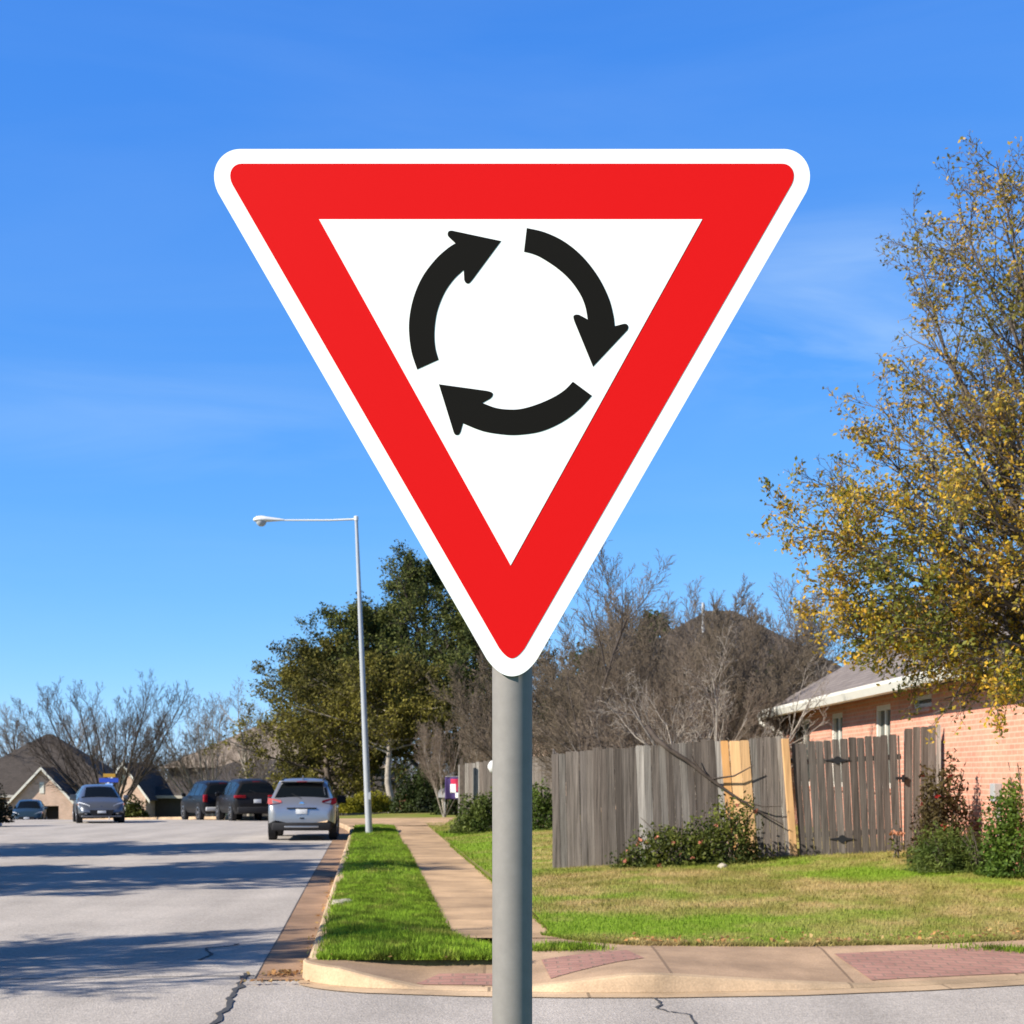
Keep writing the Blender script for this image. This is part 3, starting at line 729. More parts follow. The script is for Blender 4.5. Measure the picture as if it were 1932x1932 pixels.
# ---------------------------------------------------------------- street lamp
def street_lamp():
    b = px(697, 1583, 40.6); b.z = 0.17
    t = thing('street_lamp', 'tall grey tapered street lamp with a single arm, on the grass verge', 'street lamp', b)
    H = 8.64; lean = -0.36
    mb = MB(); mb.tube([(lean * s, 0, -0.2 + (H + 0.2) * s) for s in np.linspace(0, 1, 12)], list(np.linspace(0.098, 0.045, 12)), 16); mb.build('pole', M['lamp_grey'], t, 40)
    mb = MB(); mb.lathe([(0.06, 0), (0.062, 0.05), (0.062, 0.11), (0.03, 0.13)], 14, Matrix.Translation((lean, 0, H - 0.06))); mb.build('pole_cap', M['lamp_white'], t, 40)
    mb = MB(); mb.tube([(lean, 0, H - 0.02), (lean - 0.7, 0, H - 0.05), (lean - 2.1, 0, H - 0.05)], [0.03, 0.026, 0.022], 10); mb.build('arm', M['lamp_white'], t, 40)
    mb = MB()
    x0 = lean - 1.98
    prof = [(0.00, 0.035, 0.03), (0.10, 0.06, 0.05), (0.28, 0.085, 0.075), (0.45, 0.13, 0.10), (0.60, 0.165, 0.125), (0.74, 0.15, 0.11), (0.82, 0.09, 0.06), (0.84, 0.03, 0.02)]
    rings = []
    for s, w, h in prof:
        ring = []
        for j in range(14):
            a = 2 * math.pi * j / 14; zz = math.sin(a); zz = zz * h if zz > 0 else zz * h * 0.45
            ring.append(mb.bm.verts.new((x0 - s, math.cos(a) * w, H - 0.05 + zz)))
        rings.append(ring)
    for a, c in zip(rings, rings[1:]):
        for j in range(14): mb.bm.faces.new((a[j], a[(j + 1) % 14], c[(j + 1) % 14], c[j]))
    mb.bm.faces.new(rings[0]); mb.bm.faces.new(rings[-1])
    hd = mb.build('lamp_head', M['lamp_white'], t, 60)
    mb = MB(); mb.lathe([(0.145, 0.0), (0.135, -0.05), (0.10, -0.10), (0.05, -0.13), (0.01, -0.135)], 18, Matrix.Translation((x0 - 0.62, 0, H - 0.085))); mb.build('lens', M['lamp_lens'], hd, 60)
    mb = MB(); mb.box((-0.008, -0.115, 0.95), (0.05, -0.08, 1.15), 0.006); mb.build('hand_hole_cover', M['lamp_grey'], t)
street_lamp()

# ---------------------------------------------------------------- fences
def fence_boards(p0, p1, h, rng_, skip=(), gap=0.005, lean=None, z0=None, bw=0.115, palette=None, dog=0.014, hj=0.012, ground=None):
    """boards from p0 to p1 (x, y), each a bit different; returns verts, faces, colours"""
    V, Fc, Cc = [], [], []
    L = math.hypot(p1[0] - p0[0], p1[1] - p0[1]); ux, uy = (p1[0] - p0[0]) / L, (p1[1] - p0[1]) / L; nx, ny = uy, -ux
    s = 0.0
    while s < L - 0.02:
        w = min(bw * rng_.uniform(0.88, 1.06), L - s)
        if not any(a < s + w / 2 < b for a, b in skip):
            a, b = s + gap / 2, s + w - gap / 2; ln = rng_.gauss(0, 0.003); off = rng_.uniform(-0.0015, 0.0015); off = round(off, 4)
            g = ground(p0[0] + ux * s, p0[1] + uy * s); hh = h(s) + rng_.gauss(0, hj)
            le = lean(s) if lean else 0.0; ln += le
            pts = [(a, 0), (b, 0), (b + ln, hh - dog), (b - dog + ln, hh), (a + dog + ln, hh), (a + ln, hh - dog)]
            i0 = len(V)
            for th in (off, off + 0.018):
                for q, z in pts: V.append((p0[0] + ux * q + nx * th, p0[1] + uy * q + ny * th, g - 0.02 + z))
            Fc += [tuple(i0 + k for k in r) for r in ((0, 1, 2, 5), (5, 2, 3, 4), (11, 8, 7, 6), (10, 9, 8, 11))]
            for k in range(6): Fc.append((i0 + k, i0 + (k + 1) % 6, i0 + 6 + (k + 1) % 6, i0 + 6 + k))
            c = palette[rng_.randrange(len(palette))]; f = rng_.uniform(0.72, 1.25)
            Cc += [tuple(v * f for v in c)] * 12
        s += w
    return V, Fc, Cc
GREYS = [(0.145, 0.124, 0.107), (0.115, 0.096, 0.082), (0.19, 0.172, 0.152), (0.25, 0.23, 0.205), (0.13, 0.11, 0.095), (0.16, 0.138, 0.12), (0.10, 0.084, 0.072), (0.15, 0.13, 0.115), (0.125, 0.106, 0.092)]
DARKS = [(0.095, 0.080, 0.070), (0.075, 0.062, 0.054), (0.115, 0.10, 0.088)]
gz = lambda x, y: float(lawn_z(x, y))
rr = random.Random(11)
def mk(name, vfc, mat, parent):
    return link(name, np_mesh(name, vfc[0], vfc[1], vfc[2]), parent, mat)
FA, FB = (0.64, 22.8), (6.36, 22.0)
fL = math.hypot(FB[0] - FA[0], FB[1] - FA[1])
fence = thing('wooden_fence', 'weathered grey board fence and gate beside the pink brick house', 'fence', (0, 0, 0))
GATE0, GATE1 = 3.72, 5.25
hfun = lambda s: 1.80 + 0.06 * sstep(0, 3, s) - 0.05 * math.exp(-((s - 2.9) / 0.3) ** 2) - 0.03 * sstep(3, 4, s) + 0.02 * sstep(4.8, 5.6, s)
LEAN = lambda s: -0.03 - 0.035 * min(s, 3.7)
mk('board_panel', fence_boards(FA, FB, hfun, rr, skip=((2.66, 3.09), (GATE0 - 0.14, fL)), palette=GREYS, ground=gz, lean=LEAN), M['fence'], fence)
mk('side_panel', fence_boards((FA[0] + (FB[0] - FA[0]) * GATE1 / fL, FA[1] + (FB[1] - FA[1]) * GATE1 / fL), FB, lambda s: 1.86 + s * 0.05, rr, palette=GREYS, ground=gz), M['fence'], fence)
mk('return_panel', fence_boards((1.30, 40.0), FA, lambda s: 1.85, rr, palette=GREYS, ground=gz), M['fence'], fence)
def at(s, off=0.0):
    ux, uy = (FB[0] - FA[0]) / fL, (FB[1] - FA[1]) / fL; return (FA[0] + ux * s + uy * off, FA[1] + uy * s - ux * off)
NEWC = [(0.60, 0.36, 0.17), (0.66, 0.45, 0.24)]
nb = mk('new_board', fence_boards(at(2.67, 0.012), at(2.79, 0.012), lambda s: 1.83, rr, palette=[(0.58, 0.31, 0.12)], ground=gz, lean=lambda s: -0.13, bw=0.16, hj=0.0), M['new_wood'], fence); nb['label'] = 'fresh orange cedar board'
nb = mk('new_board', fence_boards(at(2.795, 0.012), at(3.095, 0.012), lambda s: 1.82, rr, palette=[(0.62, 0.385, 0.19)], ground=gz, lean=lambda s: -0.135, bw=0.16, hj=0.0), M['new_wood'], fence); nb['label'] = 'fresh pale cedar board'
def post_at(s, w, off, h, mat, name='post', cols=None):
    p = at(s, off); g = gz(*p); mb = MB(); mb.box((p[0] - w / 2, p[1] - w / 2, g - 0.3), (p[0] + w / 2, p[1] + w / 2, g + h), 0.006)
    for v in mb.bm.verts:
        if name == 'gate_post' and v.co.z > g + 0.5: v.co.x -= 0.155
    o = mb.build(name, mat, fence); me = o.data; a = me.attributes.new('col', 'FLOAT_COLOR', 'POINT')
    a.data.foreach_set('color', np.tile(np.array((*cols, 1), dtype=np.float32), len(me.vertices)))
    return o
for s in (0.08, 1.3, 2.5): post_at(s, 0.09, -0.07, 1.75, M['fence'], cols=(0.17, 0.15, 0.13))
gp = post_at(GATE0 - 0.07, 0.10, 0.03, 1.78, M['new_wood'], 'gate_post', cols=(0.60, 0.36, 0.17)); gp['label'] = 'fresh cedar gate post'
post_at(GATE1 + 0.05, 0.09, -0.06, 1.8, M['fence'], cols=(0.13, 0.115, 0.10))
for z in (0.35, 1.45):
    mb = MB(); a, b = at(0.05, -0.03), at(GATE0 - 0.1, -0.03)
    mb.tube([(a[0], a[1], gz(*a) + z), (b[0], b[1], gz(*b) + z)], 0.035, 4); o = mb.build('rail', M['bark'], fence)
gate = mk('gate', fence_boards(at(GATE0, 0.008), at(GATE1 - 0.02, 0.008), lambda s: 1.73 + 0.03 * s, rr, palette=DARKS, ground=gz, gap=0.005, lean=lambda s: -0.13 + 0.045 * s, hj=0.012), M['fence'], fence)
for z in (0.32, 1.42):
    mb = MB(); a, b = at(GATE0 + 0.03, -0.035), at(GATE1 - 0.05, -0.035)
    mb.tube([(a[0], a[1], gz(*a) + z), (b[0], b[1], gz(*b) + z)], 0.04, 4); mb.build('gate_rail', M['bark_dark'], gate)
for s, z in ((GATE0 + 0.55, 1.42), (GATE0 + 0.62, 0.24)):
    p = at(s, 0.036); g = gz(*p) + z; mb = MB()
    ux, uy = (FB[0] - FA[0]) / fL, (FB[1] - FA[1]) / fL
    out = [(-0.20, 0.0), (-0.06, 0.022), (-0.03, 0.05), (0.0, 0.062), (0.03, 0.05), (0.06, 0.022), (0.20, 0.0), (0.06, -0.022), (0.03, -0.05), (0, -0.062), (-0.03, -0.05), (-0.06, -0.022)]
    mb.prism([(p[0] + ux * q, p[1] + uy * q, g + r_) for q, r_ in out], (0.0, -0.008, 0)); mb.build('hinge', M['iron'], gate)
p = at(GATE1 - 0.08, 0.045); g = gz(*p) + 1.10; mb = MB(); mb.box((p[0] - 0.06, p[1] - 0.03, g - 0.02), (p[0] + 0.12, p[1], g + 0.02), 0.006)
mb.box((p[0] + 0.03, p[1] - 0.05, g - 0.06), (p[0] + 0.07, p[1] - 0.01, g + 0.05), 0.006); mb.build('latch', M['iron'], gate)
# a second run of fence further back
f2 = thing('wooden_fence', 'grey board fence far back behind the green hedge, left of the sign pole', 'fence', (0, 0, 0))
mk('board_panel', fence_boards((-1.5, 41.5), (1.35, 40.2), lambda s: 1.90, rr, palette=GREYS, ground=gz), M['fence'], f2)
for s_ in (-1.4, -0.1, 1.2):
    mb = MB(); mb.box((s_ - 0.045, 41.0, 0.2), (s_ + 0.045, 41.09, 2.25)); o = mb.build('post', M['bark'], f2)

# ---------------------------------------------------------------- houses
def hip_roof(mb, x0, x1, y0, y1, ze, zr, th=0.0):
    """hip roof with the ridge along the longer side"""
    w, l = x1 - x0, y1 - y0
    if w > l:
        a, b = Vector((x0 + l / 2, (y0 + y1) / 2, zr)), Vector((x1 - l / 2, (y0 + y1) / 2, zr))
        c = [Vector((x0, y0, ze)), Vector((x1, y0, ze)), Vector((x1, y1, ze)), Vector((x0, y1, ze))]
        mb.poly([c[0], c[1], b, a]); mb.poly([c[1], c[2], b]); mb.poly([c[2], c[3], a, b]); mb.poly([c[3], c[0], a])
    else:
        a, b = Vector(((x0 + x1) / 2, y0 + w / 2, zr)), Vector(((x0 + x1) / 2, y1 - w / 2, zr))
        c = [Vector((x0, y0, ze)), Vector((x1, y0, ze)), Vector((x1, y1, ze)), Vector((x0, y1, ze))]
        mb.poly([c[0], c[1], a]); mb.poly([c[1], c[2], b, a]); mb.poly([c[2], c[3], b]); mb.poly([c[3], c[0], a, b])
    mb.poly([v - Vector((0, 0, 0.02)) for v in c[::-1]])

def pink_house():
    t = thing('brick_house', 'pink brick house with a grey shingle roof and white gutter, behind the wooden gate', 'house', (6.5, 17.4, 0), R(1.05))
    # local frame: x into the house, y along the wall away from the street
    Ly, Lx, g, ze = 16.2, 10.5, 0.2, 3.14
    wins = [(5.25, 6.25, 2.82, 3.02, 'h'), (7.55, 8.55, 1.55, 2.98, 'v'), (10.9, 11.85, 1.55, 2.98, 'v'), (13.75, 15.3, 1.55, 2.98, 'v')]
    mb = MB()
    # street wall cut round its windows
    ys_ = sorted({0, Ly} | {w[0] for w in wins} | {w[1] for w in wins})
    for a, b in zip(ys_, ys_[1:]):
        w = [q for q in wins if q[0] <= a and b <= q[1]]
        if w: mb.box((0, a, g - 0.5), (0.25, b, w[0][2])); mb.box((0, a, w[0][3]), (0.25, b, ze))
        else: mb.box((0, a, g - 0.5), (0.25, b, ze))
    mb.box((0.25, 0, g - 0.5), (Lx, 0.25, ze)); mb.box((0.25, Ly - 0.25, g - 0.5), (Lx, Ly, ze)); mb.box((Lx - 0.25, 0.25, g - 0.5), (Lx, Ly - 0.25, ze))
    wall = box_uv(mb.build('wall', M['brick_pink'], t))
    ov = 0.48; mb = MB(); hip_roof(mb, -ov, Lx + ov, -ov, Ly + ov, 3.22, 3.22 + 0.62 * (Lx / 2 + ov))
    roof = box_uv(mb.build('roof', M['shingle'], t))
    mb = MB(); mb.box((-ov + 0.02, -ov + 0.02, 3.16), (Lx + ov - 0.02, Ly + ov - 0.02, 3.195)); mb.build('soffit', plain('soffit paint', (0.42, 0.40, 0.35), 0.7), t)
    mb = MB(); prof = [(-ov - 0.11, 3.245), (-ov - 0.11, 3.19), (-ov - 0.06, 3.07), (-ov, 3.05), (-ov, 3.245)]
    mb.prism([(a, -ov - 0.05, b) for a, b in prof], (0, Ly + 2 * ov + 0.1, 0)); mb.build('gutter', M['trim'], t)
    mb = MB(); mb.box((-ov, -ov - 0.02, 3.05), (Lx + ov, -ov, 3.235)); mb.build('fascia', M['trim'], t); mb = MB(); mb.box((-ov, Ly + ov, 3.05), (Lx + ov, Ly + ov + 0.02, 3.235)); mb.build('fascia', M['trim'], t)
    mb = MB(); mb.tube([(-ov - 0.04, Ly + ov - 0.12, 3.08), (-ov - 0.04, Ly + ov - 0.12, 2.98), (-0.10, Ly - 0.08, 2.72), (-0.06, Ly - 0.06, 2.6), (-0.06, Ly - 0.06, g)], 0.05, 8); mb.build('downpipe', M['trim'], t, 40)
    for a, b, c, d, kind in wins:
        mb = MB(); f = 0.07 if kind == 'h' else 0.09
        mb.box((0.03, a, c), (0.13, a + f, d)); mb.box((0.03, b - f, c), (0.13, b, d)); mb.box((0.03, a + f, c), (0.13, b - f, c + f)); mb.box((0.03, a + f, d - f), (0.13, b - f, d))
        if kind == 'v': mb.box((0.05, (a + b) / 2 - 0.035, c + f), (0.12, (a + b) / 2 + 0.035, d - f))
        w = mb.build('window', M['trim'], t)
        mb = MB(); mb.box((0.085, a + f * 0.9, c + f * 0.9), (0.10, b - f * 0.9, d - f * 0.9)); mb.build('pane', M['glass_dark'], w)
        mb = MB(); mb.box((-0.05, a - 0.05, c - 0.075), (0.03, b + 0.05, c - 0.002)); box_uv(mb.build('sill', M['brick_pink'], w))
    mb = MB(); mb.tube([(1.25, 8.2, 4.05), (1.25, 8.2, 4.62)], 0.045, 10); mb.lathe([(0.16, 0), (0.07, 0.12), (0.05, 0.2)], 14, Matrix.Translation((1.25, 8.2, 4.22))); mb.build('vent_pipe', M['metal_grey'], roof, 40)
    mb = MB(); mb.box((-0.11, 2.15, 1.42), (-0.001, 2.33, 1.66), 0.01); mb.box((-0.04, 2.22, 0.3), (-0.001, 2.26, 1.44)); mb.build('meter_box', M['metal_grey'], t)
pink_house()

def simple_house(label, loc, rz, w, l, ze, zr, wall, roofm, front_windows=(), gable=None, drop=0.6, vent=None, garage=None):
    """w across, l deep, front at local y = 0; gable = (x0, x1, out, eave, peak, brick, roof material, opening)"""
    t = thing('brick_house', label, 'house', loc, rz)
    mb = MB(); mb.box((-w / 2, 0, -drop), (w / 2, l, ze)); box_uv(mb.build('wall', wall, t))
    mb = MB(); hip_roof(mb, -w / 2 - 0.45, w / 2 + 0.45, -0.45, l + 0.45, ze + 0.02, zr); roof = box_uv(mb.build('roof', roofm, t))
    mb = MB(); mb.box((-w / 2 - 0.5, -0.5, ze - 0.16), (w / 2 + 0.5, -0.45, ze + 0.04)); mb.box((-w / 2 - 0.5, -0.45, ze - 0.16), (-w / 2 - 0.45, l + 0.45, ze + 0.04)); mb.build('fascia', M['trim_grey'], t)
    for a, b, c, d in front_windows:
        mb = MB(); f = 0.07
        mb.box((a, -0.05, c), (a + f, -0.002, d)); mb.box((b - f, -0.05, c), (b, -0.002, d)); mb.box((a + f, -0.05, c), (b - f, -0.002, c + f)); mb.box((a + f, -0.05, d - f), (b - f, -0.002, d)); wn_ = mb.build('window', M['trim'], t)
        mb = MB(); mb.box((a + f, -0.025, c + f), (b - f, -0.004, d - f)); mb.build('pane', M['glass_dark'], wn_)
    if vent:
        mb = MB(); mb.tube([(vent[0], vent[1], vent[2]), (vent[0], vent[1], vent[3])], 0.055, 8); mb.build('vent_pipe', M['metal_grey'], roof)
    for gb in (gable or []):
        x0, x1, out, e, pk, br, rm, opening = gb; xm = (x0 + x1) / 2
        mb = MB()
        if opening:
            o0, o1, oz = opening
            mb.box((x0, -out, -drop), (o0, -out + 0.3, oz)); mb.box((o1, -out, -drop), (x1, -out + 0.3, oz))
            mb.prism([(x0, -out, oz), (x1, -out, oz), (x1, -out, e), (xm, -out, pk - 0.15), (x0, -out, e)], (0, 0.3, 0))
            mb.box((x0, -out + 0.3, -drop), (x0 + 0.25, -0.01, e)); mb.box((x1 - 0.25, -out + 0.3, -drop), (x1, -0.01, e))
        else:
            mb.prism([(x0, -out, -drop), (x1, -out, -drop), (x1, -out, e), (xm, -out, pk - 0.15), (x0, -out, e)], (0, out - 0.02, 0))
        gw = box_uv(mb.build('gable_wing', br, t))
        if opening:
            mb = MB(); mb.box((opening[0] - 0.2, -out + 0.9, -drop), (opening[1] + 0.2, -out + 0.95, opening[2] + 0.1)); mb.build('doorway', M['garage_dark'], gw)
        mb = MB(); ovh = 0.3; k = (pk - e) / (xm - x0)
        for sgn in (-1, 1):
            xe = xm + sgn * ((xm - x0) + 0.35); zz = pk - k * ((xm - x0) + 0.35)
            mb.prism([(xm, -out - ovh, pk), (xe, -out - ovh, zz), (xe, -out - ovh, zz + 0.09), (xm, -out - ovh, pk + 0.09)], (0, out + ovh + l * 0.4, 0))
        box_uv(mb.build('gable_roof', rm, gw))
        mb = MB()
        for sgn in (-1, 1):
            xe = xm + sgn * ((xm - x0) + 0.37); zz = pk - k * ((xm - x0) + 0.37)
            mb.prism([(xm, -out - ovh - 0.05, pk - 0.13), (xe, -out - ovh - 0.05, zz - 0.13), (xe, -out - ovh - 0.05, zz + 0.10), (xm, -out - ovh - 0.05, pk + 0.10)], (0, 0.045, 0))
        mb.build('bargeboard', M['trim'], gw)
        mb = MB(); mb.box((xm - 0.16, -out - 0.04, e + (pk - e) * 0.32), (xm + 0.16, -out - 0.003, e + (pk - e) * 0.62)); mb.build('gable_vent', M['trim'], gw)
    return t
# far left house with a steep gable
gzA = float(T(-36, 112)) 
simple_house('far left house, brick gable with a dark open doorway under a dark hip roof', (-36.5, 112, gzA), R(4), 13.5, 13, 2.7, 7.5, M['brick_tan'], M['shingle_dark'],
             front_windows=[(-6.2, -5.2, 0.9, 2.2)], gable=[(-0.9, 4.15, 2.6, 2.0, 4.75, M['brick_tan'], M['shingle_dark'], (1.5, 2.85, 1.95))])
gzB = float(T(-22, 104))
hB = simple_house('house with long dark roof and big tan hip roof, behind the black cars', (-19.0, 104, gzB), R(-3), 15.0, 12, 2.3, 4.9, M['siding_shaded'], M['shingle_dark'],
             front_windows=[(-2.0, -0.8, 0.8, 2.0), (2.2, 3.4, 0.8, 2.0)], gable=[(-9.2, -6.1, 2.2, 2.45, 4.55, M['brick_tan'], M['shingle_dark'], None)])
mb = MB(); mb.box((-7.0, 6.5, 3.0), (9.0, 18.5, 4.3)); up = box_uv(mb.build('upper_storey', M['siding_shaded'], hB))
mb = MB(); hip_roof(mb, -7.6, 9.6, 6.0, 19.0, 4.32, 7.9); box_uv(mb.build('upper_roof', M['shingle_tan'], hB))
mb = MB(); mb.box((-7.6, -2.27, 0.7), (-6.9, -2.202, 1.9)); wq = mb.build('window', M['trim'], hB); mb = MB(); mb.box((-7.5, -2.285, 0.78), (-7.0, -2.272, 1.82)); mb.build('pane', M['glass_dark'], wq)
simple_house('tall brown hip roofed house behind the bare trees over the fence', (7.2, 50, 0.4), R(-6), 13, 12, 3.3, 7.6, M['brick_tan'], M['shingle_dark'],
             front_windows=[(-4.5, -3.3, 0.9, 2.3), (0, 1.3, 0.9, 2.3)], vent=(-0.65, 4.6, 6.2, 7.75))

# ---------------------------------------------------------------- trees
def tubes_mesh(name, lines, ks):
    """lines: list of (pts, radii, k); grouped by number of points and k"""
    groups = {}
    for pts, rads, k in lines: groups.setdefault((len(pts), k), []).append((pts, rads))
    V, Fq = [], []; base = 0
    for (n, k), ls in groups.items():
        P = np.array([[tuple(q) for q in l[0]] for l in ls], dtype=float); Rr = np.array([l[1] for l in ls], dtype=float)
        t = np.empty_like(P); t[:, 1:-1] = P[:, 2:] - P[:, :-2]; t[:, 0] = P[:, 1] - P[:, 0]; t[:, -1] = P[:, -1] - P[:, -2]
        t /= np.linalg.norm(t, axis=2, keepdims=True) + 1e-9
        ref = np.where(np.abs(t[..., 2:3]) < 0.9, np.array((0, 0, 1.0)), np.array((1.0, 0, 0)))
        u_ = np.cross(t, ref); u_ /= np.linalg.norm(u_, axis=2, keepdims=True) + 1e-9; w_ = np.cross(t, u_)
        ang = 2 * np.pi * np.arange(k) / k
        ring = P[:, :, None, :] + (u_[:, :, None, :] * np.cos(ang)[None, None, :, None] + w_[:, :, None, :] * np.sin(ang)[None, None, :, None]) * Rr[:, :, None, None]
        m = len(ls); V.append(ring.reshape(-1, 3))
        idx = base + np.arange(m * n * k).reshape(m, n, k); nxt = np.roll(idx, -1, axis=2)
        Fq.append(np.stack([idx[:, :-1], nxt[:, :-1], nxt[:, 1:], idx[:, 1:]], -1).reshape(-1, 4)); base += m * n * k
    return np_mesh(name, np.concatenate(V), np.concatenate(Fq), None, True)

def perp(d, rng_):
    r_ = Vector((rng_.gauss(0, 1), rng_.gauss(0, 1), rng_.gauss(0, 1))); p_ = r_ - d * r_.dot(d)
    return p_.normalized()
def grow(out, rng_, p, d, L, r, lev, P):
    n = P['seg'][lev]; pts = [p.copy()]; rads = [r]; st = L / n; wob, tr, tp = P['wob'][lev], P['trop'][lev], P['taper'][lev]
    for i in range(n):
        d = (d + Vector((rng_.gauss(0, wob), rng_.gauss(0, wob), rng_.gauss(0, wob) + tr))).normalized()
        p = p + d * st; pts.append(p.copy()); rads.append(r * (1 - (1 - tp) * (i + 1) / n))
    out.append((lev, pts, rads))
    if lev + 1 < len(P['seg']):
        nc = P['n'][lev]; nc = int(nc * rng_.uniform(0.75, 1.25) + 0.5)
        az = rng_.uniform(0, 6.28)
        for c in range(nc):
            t_ = P['start'][lev] + (1 - P['start'][lev]) * ((c + rng_.uniform(0.1, 0.9)) / nc); f = t_ * n; i = min(int(f), n - 1); q = pts[i].lerp(pts[i + 1], f - i)
            dd = (pts[i + 1] - pts[i]).normalized(); az += 2.4 + rng_.uniform(-0.5, 0.5)
            ref = Vector((0, 0, 1)) if abs(dd.z) < 0.95 else Vector((1, 0, 0))
            u_ = dd.cross(ref).normalized(); w_ = dd.cross(u_); side = u_ * math.cos(az) + w_ * math.sin(az)
            an = R(P['ang'][lev] * rng_.uniform(0.7, 1.3)); nd = dd * math.cos(an) + side * math.sin(an)
            ll = L * P['lr'][lev] * rng_.uniform(0.7, 1.2) * (1.15 - 0.55 * t_ if P.get('cone', True) else 1.0)
            rad = max((rads[i] + (rads[i + 1] - rads[i]) * (f - i)) * P['rr'][lev], P['rmin'])
            grow(out, rng_, q, nd, ll, rad, lev + 1, P)

def build_tree(name, label, loc, branches, bark, twig=None, trunk_levels=2, leaves=None, leaf_mat=None, group=None, rz=0.0, scale=1.0, cat='tree'):
    t = thing(name, label, cat, loc, rz, group); t.scale = (scale,) * 3
    kk = lambda lev: 8 if lev == 0 else (6 if lev == 1 else (4 if lev == 2 else 3))
    lo = [(p, r_, kk(l)) for l, p, r_ in branches if l < trunk_levels]; hi = [(p, r_, kk(l)) for l, p, r_ in branches if l >= trunk_levels]
    if lo: link('trunk', tubes_mesh('trunk', lo, None), t, bark)
    if leaves is not None:
        if hi: link('branches', tubes_mesh('branches', hi, None), t, twig or bark)
        link('crown', np_mesh('crown', *leaves), t, leaf_mat or M['leaf'])
    elif hi: link('crown', tubes_mesh('crown', hi, None), t, twig or bark)
    return t

def bare(seed, H, stems=1, spread=0.15, lr=(0.62, 0.55, 0.5, 0.5), n=(9, 8, 6, 4), ang=(42, 38, 36, 34), r=None, trop=(0.02, 0.06, 0.05, 0.04, 0.02), start=(0.3, 0.2, 0.15, 0.1), rmin=0.006, frac=0.62, wob=0.07, levels=5):
    rg = random.Random(seed); out = []
    P = dict(seg=(7, 6, 5, 4, 3)[:levels], wob=(wob * 0.6, wob, wob, wob * 1.2, wob * 1.2), trop=trop, taper=(0.35, 0.3, 0.3, 0.4, 0.5), n=n, start=start, ang=ang, lr=lr, rr=(0.55, 0.55, 0.55, 0.6), rmin=rmin)
    for s in range(stems):
        a = 2 * math.pi * (s + rg.uniform(-0.3, 0.3)) / stems; tilt = spread * rg.uniform(0.5, 1.2)
        d = Vector((math.cos(a) * tilt, math.sin(a) * tilt, 1)).normalized()
        grow(out, rg, Vector((math.cos(a) * 0.05 * (stems > 1), math.sin(a) * 0.05 * (stems > 1), -0.15)), d, H * frac * rg.uniform(0.85, 1.1), (r or H * 0.016), 0, P)
    return out

def tips(branches, lev_min, rng_np, per, jitter, tmin=0.15):
    """leaf positions along the thin branches"""
    C_ = []
    for lev, pts, rads in branches:
        if lev < lev_min: continue
        P_ = np.array([tuple(q) for q in pts]); n = len(P_) - 1
        k = max(1, int(rng_np.poisson(per)))
        f = rng_np.uniform(tmin, 1, k) * n; i = np.minimum(f.astype(int), n - 1); w = (f - i)[:, None]
        C_.append(P_[i] * (1 - w) + P_[i + 1] * w)
    C_ = np.concatenate(C_); return C_ + rng_np.normal(0, jitter, C_.shape)

